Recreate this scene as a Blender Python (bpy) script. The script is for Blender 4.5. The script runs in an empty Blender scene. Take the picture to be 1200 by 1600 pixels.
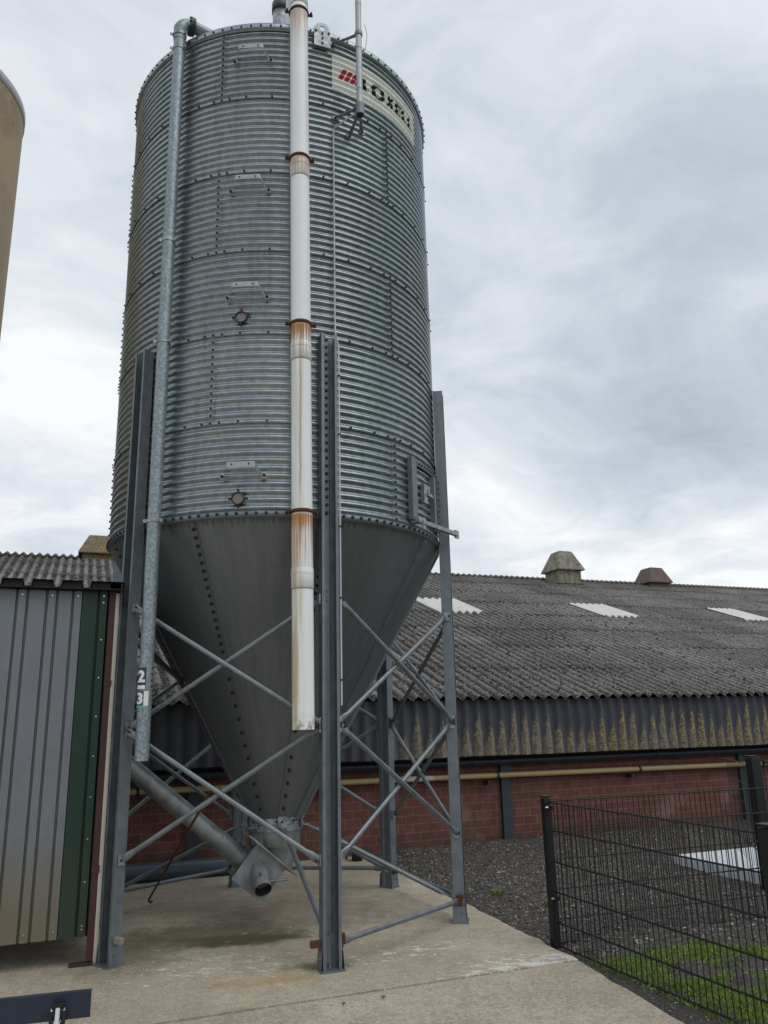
import bpy, bmesh, math, random
from mathutils import Vector, Matrix, noise as mnoise
R_ = math.radians
sin, cos, pi = math.sin, math.cos, math.pi
random.seed(7)
scene = bpy.context.scene
COL = scene.collection

# ------------------------------------------------------------------ camera
F, PITCH, ROLL, EYE = 1238.3, R_(14.80), R_(-1.35), 1.6
cd = bpy.data.cameras.new('camera'); cam = bpy.data.objects.new('camera', cd); COL.objects.link(cam)
cd.sensor_fit = 'VERTICAL'; cd.sensor_height = 36.0; cd.lens = 36.0 * F / 1600.0
cd.clip_start = 0.05; cd.clip_end = 3000
fw = Vector((0, cos(PITCH), sin(PITCH))); up0 = Vector((0, -sin(PITCH), cos(PITCH))); ri0 = Vector((1, 0, 0))
rr_ = ri0 * cos(ROLL) + up0 * sin(ROLL); uu_ = up0 * cos(ROLL) - ri0 * sin(ROLL)
cam.matrix_world = Matrix(((rr_.x, uu_.x, -fw.x, 0), (rr_.y, uu_.y, -fw.y, 0), (rr_.z, uu_.z, -fw.z, EYE), (0, 0, 0, 1)))
scene.camera = cam

# ------------------------------------------------------------------ light
SUN_EL, SUN_AZ = R_(58), R_(-40)          # azimuth of the direction towards the sun, from +X
sd = bpy.data.lights.new('sun', 'SUN'); sun = bpy.data.objects.new('sun', sd); COL.objects.link(sun)
sd.energy = 1.1; sd.angle = R_(50); sd.color = (1.0, 0.96, 0.9)
sdir = Vector((cos(SUN_EL) * cos(SUN_AZ), cos(SUN_EL) * sin(SUN_AZ), sin(SUN_EL)))
sun.rotation_euler = sdir.to_track_quat('Z', 'Y').to_euler(); sun.location = (0, 0, 30)
scene.view_settings.view_transform = 'Standard'; scene.view_settings.look = 'None'
scene.view_settings.exposure = 0.14; scene.view_settings.gamma = 1.0

W = bpy.data.worlds.new('World'); scene.world = W; W.use_nodes = True


class NT:
    """tiny helper for node trees"""
    def __init__(s, nt): s.nt = nt; nt.nodes.clear()
    def n(s, t, props=None, **inp):
        nd = s.nt.nodes.new('ShaderNode' + t)
        for k, v in (props or {}).items(): setattr(nd, k, v)
        for k, v in inp.items():
            key = int(k[1:]) if k[0] == 'i' and k[1:].isdigit() else k.replace('_', ' ')
            s.set(nd.inputs[key], v)
        return nd
    def set(s, sock, v):
        if isinstance(v, bpy.types.NodeSocket): s.nt.links.new(v, sock)
        elif isinstance(v, bpy.types.Node): s.nt.links.new(v.outputs[0], sock)
        else:
            if isinstance(v, (tuple, list)) and len(v) == 3 and sock.type == 'RGBA': v = (*v, 1)
            sock.default_value = v
    def math(s, op, a, b=0.0, c=0.0, clamp=False):
        nd = s.nt.nodes.new('ShaderNodeMath'); nd.operation = op; nd.use_clamp = clamp
        for i, v in enumerate((a, b, c)): s.set(nd.inputs[i], v)
        return nd.outputs[0]
    def mix(s, fac, a, b, mode='MIX'):
        nd = s.nt.nodes.new('ShaderNodeMix'); nd.data_type = 'RGBA'; nd.blend_type = mode
        s.set(nd.inputs[0], fac); s.set(nd.inputs[6], a); s.set(nd.inputs[7], b)
        return nd.outputs[2]
    def ramp(s, fac, *stops, interp='LINEAR'):
        nd = s.nt.nodes.new('ShaderNodeValToRGB'); nd.color_ramp.interpolation = interp
        cr = nd.color_ramp
        while len(cr.elements) < len(stops): cr.elements.new(0.5)
        for e, (p, c) in zip(cr.elements, stops):
            e.position = p; e.color = (c, c, c, 1) if not isinstance(c, (tuple, list)) else (*c, 1)
        s.set(nd.inputs[0], fac); return nd.outputs[0]
    def smooth(s, v, a, b):
        nd = s.nt.nodes.new('ShaderNodeMapRange'); nd.interpolation_type = 'SMOOTHSTEP'
        s.set(nd.inputs[0], v); nd.inputs[1].default_value = a; nd.inputs[2].default_value = b
        return nd.outputs[0]
    def noise(s, vec, scale, detail=3.0, rough=0.55, dim='3D'):
        nd = s.nt.nodes.new('ShaderNodeTexNoise'); nd.noise_dimensions = dim
        if vec is not None: s.set(nd.inputs['Vector'], vec)
        nd.inputs['Scale'].default_value = scale; nd.inputs['Detail'].default_value = detail
        nd.inputs['Roughness'].default_value = rough
        return nd.outputs[0]
    def vscale(s, vec, sc):
        nd = s.nt.nodes.new('ShaderNodeVectorMath'); nd.operation = 'MULTIPLY'
        s.set(nd.inputs[0], vec); nd.inputs[1].default_value = sc; return nd.outputs[0]
    def obj(s): return s.nt.nodes.new('ShaderNodeTexCoord').outputs['Object']
    def pos(s): return s.nt.nodes.new('ShaderNodeNewGeometry').outputs['Position']
    def island(s): return s.nt.nodes.new('ShaderNodeNewGeometry').outputs['Random Per Island']
    def sep(s, v):
        nd = s.nt.nodes.new('ShaderNodeSeparateXYZ'); s.set(nd.inputs[0], v); return nd.outputs
    def comb(s, x, y, z):
        nd = s.nt.nodes.new('ShaderNodeCombineXYZ')
        for i, v in enumerate((x, y, z)): s.set(nd.inputs[i], v)
        return nd.outputs[0]
    def bump(s, h, strength, dist=0.01):
        nd = s.nt.nodes.new('ShaderNodeBump'); s.set(nd.inputs['Height'], h)
        nd.inputs['Strength'].default_value = strength; nd.inputs['Distance'].default_value = dist
        return nd.outputs[0]
    def out(s, col, rough=0.6, metal=0.0, normal=None, spec=0.5):
        p = s.nt.nodes.new('ShaderNodeBsdfPrincipled'); o = s.nt.nodes.new('ShaderNodeOutputMaterial')
        s.set(p.inputs['Base Color'], col); s.set(p.inputs['Roughness'], rough); s.set(p.inputs['Metallic'], metal)
        s.set(p.inputs['Specular IOR Level'], spec)
        if normal is not None: s.set(p.inputs['Normal'], normal)
        s.nt.links.new(p.outputs[0], o.inputs[0])


def mat(name):
    m = bpy.data.materials.new(name); m.use_nodes = True
    return m, NT(m.node_tree)


# overcast sky: Nishita seen through a broken grey cloud layer
w = NT(W.node_tree)
sky = w.n('TexSky', dict(sky_type='NISHITA', sun_disc=False, sun_elevation=SUN_EL, sun_rotation=pi / 2 - SUN_AZ, air_density=1.0, dust_density=2.0))
d = W.node_tree.nodes.new('ShaderNodeTexCoord').outputs['Generated']
dx, dy, dz = w.sep(d)
zz = w.math('ADD', w.math('MAXIMUM', dz, 0.0), 0.22)
pl = w.comb(w.math('DIVIDE', dx, zz), w.math('DIVIDE', dy, zz), 0.0)
warp = w.noise(pl, 0.9, 3.0)
pl2 = w.comb(w.math('ADD', w.math('DIVIDE', dx, zz), w.math('MULTIPLY', warp, 0.8)), w.math('ADD', w.math('DIVIDE', dy, zz), warp), 3.7)
c1 = w.noise(pl2, 0.85, 6.0, 0.56)
c2 = w.noise(pl2, 2.6, 5.0, 0.6)
cl = w.math('ADD', w.math('MULTIPLY', c1, 0.70), w.math('MULTIPLY', c2, 0.34))
# brighter towards the lower sky, heavier cloud overhead on the right
elev = w.math('ADD', cl, w.math('MULTIPLY', w.smooth(dz, 0.62, 0.28), 0.085))
elev = w.math('SUBTRACT', elev, w.math('MULTIPLY', w.smooth(dx, -0.1, 0.45), 0.05))
elev = w.math('SUBTRACT', elev, w.math('MULTIPLY', w.smooth(dz, 0.20, 0.04), 0.04))
cloud = w.ramp(elev, (0.38, (0.41, 0.465, 0.53)), (0.49, (0.57, 0.625, 0.685)), (0.575, (0.75, 0.79, 0.835)), (0.65, (0.95, 0.965, 0.975)))
skyc = w.mix(1.0, sky.outputs[0], (0.09, 0.09, 0.09), 'MULTIPLY')
full = w.mix(0.9, skyc, cloud)
bg = w.n('Background', Color=full, Strength=1.0)
wo = w.n('OutputWorld'); W.node_tree.links.new(bg.outputs[0], wo.inputs[0])

# ------------------------------------------------------------------ materials
MT = {}


def galv(name, c0, c1, rough, metal, streak=0.3, dirt=0.35, spangle=0.0, scale=9.0, bumpy=0.0):
    m, t = mat(name); o = t.obj()
    a = t.noise(o, scale, 4.0)
    b = t.noise(t.vscale(o, (14, 14, 0.9)), 1.0, 3.0)
    col = t.mix(t.ramp(a, (0.35, 0.0), (0.65, 1.0)), c0, c1)
    if spangle:
        v = t.n('TexVoronoi', Vector=o, Scale=spangle)
        col = t.mix(0.65, col, t.mix(t.ramp(t.sep(v.outputs['Color'])[0], (0.2, 0.0), (0.9, 1.0)), [x * .72 for x in c0], [min(1, x * 1.3) for x in c1]))
    col = t.mix(t.math('MULTIPLY', t.ramp(b, (0.45, 0.0), (0.75, 1.0)), streak), col, [x * 0.55 for x in c0])
    dn = t.noise(o, 2.3, 6.0, 0.65)
    col = t.mix(t.math('MULTIPLY', t.ramp(dn, (0.52, 0.0), (0.72, 1.0)), dirt), col, (0.085, 0.088, 0.084))
    if name == 'shell':
        oi = t.nt.nodes.new('ShaderNodeObjectInfo'); col = t.mix(1.0, col, t.ramp(oi.outputs['Random'], (0.0, 0.88), (1.0, 1.06)), 'MULTIPLY')
        th = t.math('ARCTAN2', t.sep(o)[1], t.sep(o)[0]); vs_ = t.noise(t.comb(t.math('MULTIPLY', th, 14.0), t.math('MULTIPLY', t.sep(o)[2], 0.5), 1.0), 1.6, 5.0, 0.65)
        col = t.mix(t.math('MULTIPLY', t.ramp(vs_, (0.5, 0.0), (0.7, 1.0)), 0.35), col, (0.16, 0.175, 0.18))
    r = t.math('ADD', t.math('MULTIPLY', a, 0.22), rough - 0.1)
    t.out(col, r, metal, t.bump(a, 0.15, 0.002) if bumpy else None)
    MT[name] = m; return m


galv('shell', (0.280, 0.325, 0.362), (0.380, 0.428, 0.468), 0.31, 0.80, 0.2, 0.05, 0, 22)

def m_cone():
    m, t = mat('cone'); o = t.obj(); x, y, z = t.sep(o)
    th = t.math('ARCTAN2', y, x)
    wn = t.n('TexWhiteNoise', dict(noise_dimensions='1D')); t.set(wn.inputs['W'], t.math('FLOOR', t.math('DIVIDE', t.math('ADD', th, 0.49), R_(40))))
    col = t.mix(wn.outputs[0], (0.178, 0.196, 0.214), (0.226, 0.245, 0.264))
    a = t.noise(t.comb(t.math('MULTIPLY', th, 9.0), t.math('MULTIPLY', z, 0.9), 0.0), 2.0, 5.0, 0.65)       # streaks running down the sheet
    col = t.mix(t.math('MULTIPLY', t.ramp(a, (0.42, 0.0), (0.68, 1.0)), 0.35), col, (0.105, 0.122, 0.126))
    col = t.mix(t.math('MULTIPLY', t.ramp(a, (0.28, 1.0), (0.44, 0.0)), 0.35), col, (0.22, 0.25, 0.265))
    sp = t.noise(o, 34.0, 4.0, 0.7)
    col = t.mix(t.math('MULTIPLY', t.ramp(sp, (0.64, 0.0), (0.72, 1.0)), 0.5), col, (0.05, 0.055, 0.055))
    dr = t.noise(t.comb(t.math('MULTIPLY', th, 60.0), 0.0, 0.0), 1.0, 3.0)                                  # short drips from the joint
    drip = t.smooth(t.math('ADD', t.math('SUBTRACT', z, 3.09), t.math('MULTIPLY', t.math('SUBTRACT', dr, 0.45), 0.25)), 0.0, 0.05)
    col = t.mix(t.math('MULTIPLY', drip, 0.6), col, (0.045, 0.047, 0.04))
    t.out(col, t.math('ADD', t.math('MULTIPLY', a, 0.25), 0.33), 0.62); MT['cone'] = m


m_cone()
galv('leg', (0.145, 0.172, 0.196), (0.195, 0.222, 0.245), 0.45, 0.5, 0.25, 0.3, 0, 12)
galv('brace', (0.17, 0.195, 0.21), (0.23, 0.255, 0.27), 0.45, 0.65, 0.1, 0.35, 0, 12)
galv('spangle', (0.215, 0.262, 0.295), (0.275, 0.325, 0.36), 0.45, 0.5, 0.1, 0.15, 75.0, 30)
galv('boot', (0.20, 0.222, 0.226), (0.34, 0.36, 0.365), 0.46, 0.45, 0.3, 0.25, 0, 9)
galv('plate', (0.24, 0.268, 0.288), (0.32, 0.348, 0.368), 0.42, 0.6, 0.1, 0.25, 30.0, 20)
galv('mast', (0.36, 0.38, 0.40), (0.46, 0.48, 0.5), 0.5, 0.4, 0.1, 0.2, 0, 12)


def flat(name, c, rough=0.5, metal=0.0, var=0.25, scale=8.0, bump=0.0):
    m, t = mat(name); o = t.obj(); a = t.noise(o, scale, 5.0, 0.6)
    col = t.mix(a, [x * (1 - var) for x in c], [x * (1 + var) for x in c])
    t.out(col, t.math('ADD', t.math('MULTIPLY', a, 0.2), rough - 0.1), metal, t.bump(t.noise(o, scale * 12, 3.0), bump, 0.004) if bump else None)
    MT[name] = m; return m


flat('bolt', (0.012, 0.013, 0.015), 0.5)
flat('black', (0.012, 0.014, 0.017), 0.42, 0.0, 0.3)
flat('rubber', (0.02, 0.02, 0.02), 0.6)
flat('blackmetal', (0.0045, 0.0055, 0.007), 0.5, 0.0, 0.2)
flat('rust', (0.095, 0.034, 0.018), 0.85, 0.0, 0.5, 30, 0.5)
flat('oldsteel', (0.23, 0.20, 0.15), 0.8, 0.0, 0.3)
flat('maroon', (0.055, 0.016, 0.014), 0.6, 0.0, 0.3)
flat('creamstrip', (0.50, 0.47, 0.40), 0.6, 0.0, 0.15)
flat('darkinside', (0.02, 0.02, 0.02), 0.8)
flat('gutter', (0.018, 0.028, 0.038), 0.4)
flat('column', (0.035, 0.045, 0.052), 0.5, 0.0, 0.25)
flat('bluepipe', (0.055, 0.075, 0.105), 0.4, 0.0, 0.2)
flat('bluebeam', (0.016, 0.024, 0.045), 0.35, 0.0, 0.15, 4)
flat('white', (0.72, 0.72, 0.70), 0.5, 0.0, 0.06)
flat('signblue', (0.012, 0.035, 0.12), 0.4, 0.0, 0.1)
flat('signgreen', (0.10, 0.42, 0.25), 0.4, 0.0, 0.1)
flat('signred', (0.50, 0.025, 0.045), 0.45, 0.0, 0.1)
flat('signblack', (0.012, 0.012, 0.012), 0.5)
flat('signwhite', (0.80, 0.81, 0.77), 0.5, 0.0, 0.07)
flat('glass', (0.19, 0.17, 0.155), 0.25, 0.0, 0.2)
flat('chrome', (0.55, 0.57, 0.58), 0.22, 0.9, 0.1)
flat('roofsteel', (0.006, 0.005, 0.005), 0.75)
flat('conduit', (0.45, 0.47, 0.48), 0.5, 0.0, 0.1)
flat('handle', (0.36, 0.39, 0.41), 0.45, 0.3, 0.2, 20)
flat('slabwhite', (0.62, 0.65, 0.68), 0.8, 0.0, 0.1, 5, 0.2)
flat('lidgrey', (0.42, 0.42, 0.41), 0.7, 0.0, 0.35, 14)
flat('skylight', (0.60, 0.61, 0.57), 0.5, 0.0, 0.2, 3)


def m_pvc():
    m, t = mat('pvc'); o = t.obj(); x, y, z = t.sep(o)
    col = t.mix(t.noise(o, 5.0, 3.0), (0.76, 0.78, 0.785), (0.84, 0.85, 0.855))
    th = t.math('ARCTAN2', x, t.math('MULTIPLY', y, -1.0))          # 0 = facing away from the silo, negative = left
    # faint grey-green film down the left side
    film = t.math('MULTIPLY', t.smooth(th, 0.35, -0.5), t.smooth(t.noise(t.vscale(o, (25, 25, 1.3)), 1.0, 5.0, 0.6), 0.35, 0.62))
    film = t.math('MULTIPLY', film, t.math('MAXIMUM', t.smooth(z, 5.0, 4.0), 0.0))
    film = t.math('MULTIPLY', film, t.math('ADD', 0.35, t.math('MULTIPLY', t.smooth(z, 3.4, 3.0), 0.65)))
    col = t.mix(t.math('MULTIPLY', film, 0.95), col, (0.50, 0.42, 0.27))
    col = t.mix(t.math('MULTIPLY', t.smooth(t.noise(t.vscale(o, (30, 30, 1.0)), 1.0, 4.0), 0.55, 0.75), 0.25), col, (0.42, 0.38, 0.30))
    # rust runs below each clamp
    run = t.noise(t.comb(t.math('MULTIPLY', th, 2.2), t.math('MULTIPLY', z, 0.35), 0.0), 2.4, 5.0, 0.7)
    tot = None
    for zc, amt, L in ((7.76, 0.6, 0.5), (6.22, 0.7, 0.26), (4.67, 1.0, 0.40), (3.11, 1.0, 0.55)):
        dd = t.math('SUBTRACT', zc, z)
        e = t.math('MULTIPLY', t.smooth(dd, L, 0.02), t.smooth(dd, -0.01, 0.01))
        e = t.math('MULTIPLY', t.math('MULTIPLY', e, t.smooth(t.math('ADD', run, t.math('MULTIPLY', t.smooth(dd, 0.16, 0.0), 0.12)), 0.44, 0.58)), amt)
        tot = e if tot is None else t.math('ADD', tot, e)
    tot = t.math('MINIMUM', tot, 1.0)
    col = t.mix(tot, col, t.mix(t.smooth(run, 0.4, 0.66), (0.50, 0.25, 0.06), (0.22, 0.065, 0.018)))
    # one long narrow yellow run down from the third clamp
    ln = t.math('ABSOLUTE', t.math('ADD', th, t.math('ADD', 0.12, t.math('MULTIPLY', t.noise(t.comb(0.0, 0.0, z), 5.0, 3.0), 0.25))))
    ln = t.math('MULTIPLY', t.smooth(ln, 0.14, 0.02), t.math('MULTIPLY', t.smooth(z, 3.2, 3.4), t.smooth(z, 4.66, 4.2)))
    col = t.mix(t.math('MULTIPLY', ln, 0.7), col, (0.34, 0.24, 0.08))
    # muddy splash at the mouth
    mud = t.math('MULTIPLY', t.smooth(z, 1.68, 1.56), t.smooth(t.noise(o, 26.0, 4.0), 0.42, 0.6))
    col = t.mix(t.math('MULTIPLY', mud, 0.8), col, (0.25, 0.19, 0.10))
    t.out(col, 0.42); MT['pvc'] = m


m_pvc()


def m_roof():
    m, t = mat('cement_roof'); o = t.obj(); x, y, z = t.sep(o)
    a = t.noise(o, 1.1, 5.0, 0.6); b = t.noise(o, 8.0, 6.0, 0.72); c = t.noise(o, 38.0, 3.0, 0.6)
    col = t.mix(t.ramp(a, (0.3, 0.0), (0.7, 1.0)), (0.155, 0.145, 0.14), (0.245, 0.23, 0.222))
    # valley moss and dirt plus shade painted on the flanks, lichen on crests
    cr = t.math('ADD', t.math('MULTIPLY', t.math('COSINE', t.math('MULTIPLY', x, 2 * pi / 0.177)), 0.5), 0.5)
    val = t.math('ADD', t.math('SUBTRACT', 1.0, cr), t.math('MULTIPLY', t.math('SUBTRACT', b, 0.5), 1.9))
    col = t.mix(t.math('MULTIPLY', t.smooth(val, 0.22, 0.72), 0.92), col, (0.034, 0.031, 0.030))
    big = t.noise(o, 0.35, 5.0, 0.65)
    col = t.mix(t.math('MULTIPLY', t.ramp(big, (0.42, 0.0), (0.62, 1.0)), 0.42), col, (0.05, 0.046, 0.044))
    col = t.mix(t.ramp(b, (0.35, 1.0), (0.45, 0.0)), col, (0.032, 0.03, 0.028))
    col = t.mix(t.math('MULTIPLY', t.ramp(c, (0.56, 0.0), (0.66, 1.0)), 0.75), col, (0.50, 0.485, 0.46))
    col = t.mix(t.math('MULTIPLY', t.ramp(t.noise(o, 3.1, 6.0, 0.7), (0.6, 0.0), (0.75, 1.0)), 0.4), col, (0.20, 0.15, 0.085))
    rid = t.math('MULTIPLY', t.smooth(z, 5.2, 5.7), t.smooth(b, 0.40, 0.56))
    col = t.mix(t.math('MULTIPLY', rid, 0.6), col, (0.11, 0.083, 0.045))
    col = t.mix(1.0, col, t.ramp(t.island(), (0.0, 0.80), (1.0, 1.15)), 'MULTIPLY')
    t.out(col, 0.95, 0.0, t.bump(t.math('ADD', b, t.math('MULTIPLY', c, 0.5)), 1.0, 0.045), 0.2); MT['cement_roof'] = m


m_roof()


def m_fascia():
    m, t = mat('fascia'); o = t.obj(); x, y, z = t.sep(o)
    col = t.mix(t.noise(o, 3.0, 4.0), (0.040, 0.044, 0.055), (0.085, 0.091, 0.105))
    ph = t.math('MULTIPLY', x, 2 * pi / 0.177)
    ph = t.math('ADD', ph, t.math('MULTIPLY', t.math('SUBTRACT', t.noise(t.vscale(o, (1, 1, 1.6)), 5.0, 3.0), 0.5), 2.6))
    cr = t.math('ADD', t.math('MULTIPLY', t.math('COSINE', ph), 0.5), 0.5)              # 1 on a crest
    wn = t.n('TexWhiteNoise', dict(noise_dimensions='1D')); t.set(wn.inputs['W'], t.math('FLOOR', t.math('ADD', t.math('DIVIDE', x, 0.177), 0.5)))
    idn = wn.outputs[0]
    wide = t.noise(t.comb(x, 0.0, 0.0), 1.1, 3.0)
    hgt = t.math('MULTIPLY', t.math('POWER', cr, 0.52), t.math('ADD', t.math('ADD', 0.08, t.math('MULTIPLY', idn, 0.36)), t.math('MULTIPLY', wide, 0.40)))
    n1 = t.noise(t.vscale(o, (1, 1, 0.35)), 34.0, 5.0, 0.75)
    n2 = t.noise(o, 34.0, 4.0, 0.75)
    dlt = t.math('SUBTRACT', t.math('ADD', hgt, t.math('MULTIPLY', t.math('SUBTRACT', n1, 0.5), 0.62)), t.math('SUBTRACT', z, 1.15))
    k = t.math('MULTIPLY', t.smooth(dlt, -0.05, 0.10), t.smooth(x, -3.6, -2.6))
    k = t.math('MULTIPLY', k, t.math('ADD', 0.22, t.math('MULTIPLY', t.smooth(n2, 0.40, 0.56), 0.78)))
    k = t.math('MULTIPLY', k, t.math('ADD', 0.35, t.math('MULTIPLY', t.smooth(cr, 0.04, 0.40), 0.65)))
    lich = t.mix(t.ramp(t.noise(o, 28.0, 4.0, 0.75), (0.35, 0.0), (0.65, 1.0)), (0.095, 0.058, 0.022), (0.55, 0.42, 0.20))
    lich = t.mix(t.ramp(t.noise(o, 0.8, 3.0), (0.4, 0.0), (0.6, 1.0)), lich, t.mix(n1, (0.11, 0.09, 0.06), (0.48, 0.42, 0.31)))
    col = t.mix(t.math('MULTIPLY', k, 0.85), col, lich)
    t.out(col, 0.8, 0.0, t.bump(t.math('MULTIPLY', n1, k), 0.6, 0.01), 0.3); MT['fascia'] = m


m_fascia()


def m_brick():
    m, t = mat('brick'); o = t.obj(); x, y, z = t.sep(o)
    v = t.comb(x, z, 0.0)
    br = t.n('TexBrick', Vector=v, Scale=1.0, Mortar_Size=0.0055, Mortar_Smooth=0.25, Bias=0.0, Brick_Width=0.205, Row_Height=0.1035,
             Color1=(0.135, 0.053, 0.043), Color2=(0.172, 0.072, 0.058), Mortar=(0.19, 0.128, 0.106))
    n = t.noise(o, 6.0, 5.0, 0.6)
    col = t.mix(1.0, br.outputs[0], t.ramp(n, (0.3, 0.75), (0.7, 1.2)), 'MULTIPLY')
    lime = t.math('MULTIPLY', t.smooth(t.noise(o, 1.3, 5.0, 0.65), 0.55, 0.70), t.smooth(z, 0.62, 0.35))
    col = t.mix(t.math('MULTIPLY', lime, 0.5), col, (0.27, 0.20, 0.18))
    dirt = t.math('MULTIPLY', t.smooth(z, 0.26, 0.02), t.smooth(n, 0.35, 0.6))
    col = t.mix(t.math('MULTIPLY', dirt, 0.75), col, (0.05, 0.042, 0.036))
    t.out(col, 0.85, 0.0, t.bump(t.math('ADD', t.math('MULTIPLY', br.outputs[1], -1.0), t.math('MULTIPLY', n, 0.4)), 0.2, 0.004), 0.3); MT['brick'] = m


m_brick()


def m_panel(name, c, dirt):
    m, t = mat(name); o = t.obj(); x, y, z = t.sep(o)
    n = t.noise(o, 4.0, 6.0, 0.65)
    col = t.mix(n, [q * 0.82 for q in c], [q * 1.18 for q in c])
    blot = t.ramp(t.noise(t.vscale(o, (6, 6, 2.5)), 1.0, 6.0, 0.7), (0.5, 0.0), (0.72, 1.0))
    col = t.mix(t.math('MULTIPLY', blot, 0.28), col, [q * 0.6 for q in c])
    low = t.math('MULTIPLY', t.smooth(t.math('ADD', z, t.math('MULTIPLY', t.math('SUBTRACT', n, 0.5), 0.5)), 1.05, 0.25), dirt)
    col = t.mix(low, col, (0.15, 0.125, 0.075))
    t.out(col, 0.5, 0.15); MT[name] = m


m_panel('sheet_grey', (0.155, 0.172, 0.192), 0.8)
m_panel('sheet_green', (0.006, 0.028, 0.017), 0.10)


def m_concrete(name, tone):
    m, t = mat(name); p = t.pos(); x, y, z = t.sep(p)
    a = t.noise(p, 0.9, 6.0, 0.6); b = t.noise(p, 7.0, 6.0, 0.7); c = t.noise(p, 75.0, 3.0, 0.6)
    col = t.mix(t.ramp(a, (0.32, 0.0), (0.68, 1.0)), (0.315, 0.268, 0.196), (0.50, 0.438, 0.332))
    col = t.mix(t.math('MULTIPLY', t.ramp(b, (0.40, 1.0), (0.58, 0.0)), 0.45), col, (0.25, 0.212, 0.155))
    col = t.mix(t.math('MULTIPLY', t.ramp(c, (0.52, 0.0), (0.66, 1.0)), 0.6), col, (0.60, 0.56, 0.48))
    col = t.mix(t.math('MULTIPLY', t.ramp(t.noise(p, 110.0, 2.0), (0.34, 1.0), (0.46, 0.0)), 0.6), col, (0.13, 0.115, 0.09))
    d2 = t.noise(p, 26.0, 5.0, 0.7)
    col = t.mix(t.math('MULTIPLY', t.ramp(d2, (0.34, 1.0), (0.46, 0.0)), 0.5), col, (0.17, 0.148, 0.115))
    col = t.mix(t.math('MULTIPLY', t.ramp(d2, (0.56, 0.0), (0.68, 1.0)), 0.45), col, (0.52, 0.48, 0.40))

    def blob(cx, cy, rx, ry, rot=0.0, soft=1.0):
        ux = t.math('SUBTRACT', x, cx); uy = t.math('SUBTRACT', y, cy)
        qx = t.math('ADD', t.math('MULTIPLY', ux, cos(rot) / rx), t.math('MULTIPLY', uy, sin(rot) / rx))
        qy = t.math('ADD', t.math('MULTIPLY', ux, -sin(rot) / ry), t.math('MULTIPLY', uy, cos(rot) / ry))
        dd = t.math('SQRT', t.math('ADD', t.math('MULTIPLY', qx, qx), t.math('MULTIPLY', qy, qy)))
        return t.smooth(t.math('ADD', dd, t.math('MULTIPLY', t.math('SUBTRACT', b, 0.5), 1.3)), 1.15 * soft, 0.35)
    if tone == 'pad':
        for cx, cy, rx, ry, rot, cc, am in ((-1.15, 6.75, 0.66, 0.24, 0.25, (0.060, 0.070, 0.022), 0.95),
                                            (-1.5, 6.95, 0.9, 0.45, 0.2, (0.11, 0.10, 0.06), 0.7),
                                            (-0.75, 7.6, 1.0, 0.8, 0.2, (0.16, 0.125, 0.10), 0.5),
                                            (-0.50, 6.02, 0.28, 0.13, 0.2, (0.09, 0.085, 0.03), 0.7),
                                            (-0.72, 5.74, 0.22, 0.14, 0.3, (0.34, 0.21, 0.075), 0.5),
                                            (-1.02, 5.66, 0.24, 0.11, 0.3, (0.32, 0.22, 0.11), 0.4),
                                            (-1.95, 6.35, 0.5, 0.6, 0.2, (0.11, 0.10, 0.065), 0.5)):
            col = t.mix(t.math('MULTIPLY', blob(cx, cy, rx, ry, rot), am), col, cc)
        # flaking pale laitance: thick crust along the joint on the right, loose flakes elsewhere
        fl = t.math('ADD', t.math('MULTIPLY', t.noise(t.vscale(p, (1.0, 1.6, 1.0)), 9.0, 6.0, 0.72), 0.7), t.math('MULTIPLY', t.noise(p, 48.0, 4.0, 0.7), 0.3))
        jd = t.math('ADD', t.math('MULTIPLY', x, -sin(R_(21.3))), t.math('MULTIPLY', y, cos(R_(21.3))))
        near = t.math('MULTIPLY', t.smooth(jd, 5.62, 5.14), t.smooth(x, -0.1, 1.0))
        thr = t.math('SUBTRACT', t.math('ADD', fl, t.math('MULTIPLY', near, 0.145)), 0.0)
        thr = t.math('ADD', thr, t.math('MULTIPLY', blob(0.05, 6.25, 0.75, 0.22, 0.5), 0.07))
        thr = t.math('ADD', thr, t.math('MULTIPLY', blob(-1.15, 6.05, 0.9, 0.4, 0.2), 0.06))
        k = t.smooth(thr, 0.600, 0.622)
        col = t.mix(t.math('MULTIPLY', k, 0.85), col, t.mix(c, (0.48, 0.46, 0.40), (0.78, 0.76, 0.69)))
    t.out(col, 0.9, 0.0, t.bump(t.math('ADD', t.math('MULTIPLY', b, 0.6), t.math('MULTIPLY', c, 0.5)), 0.5, 0.006), 0.3); MT[name] = m


m_concrete('concrete_pad', 'pad'); m_concrete('concrete_apron', 'apron')


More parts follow.
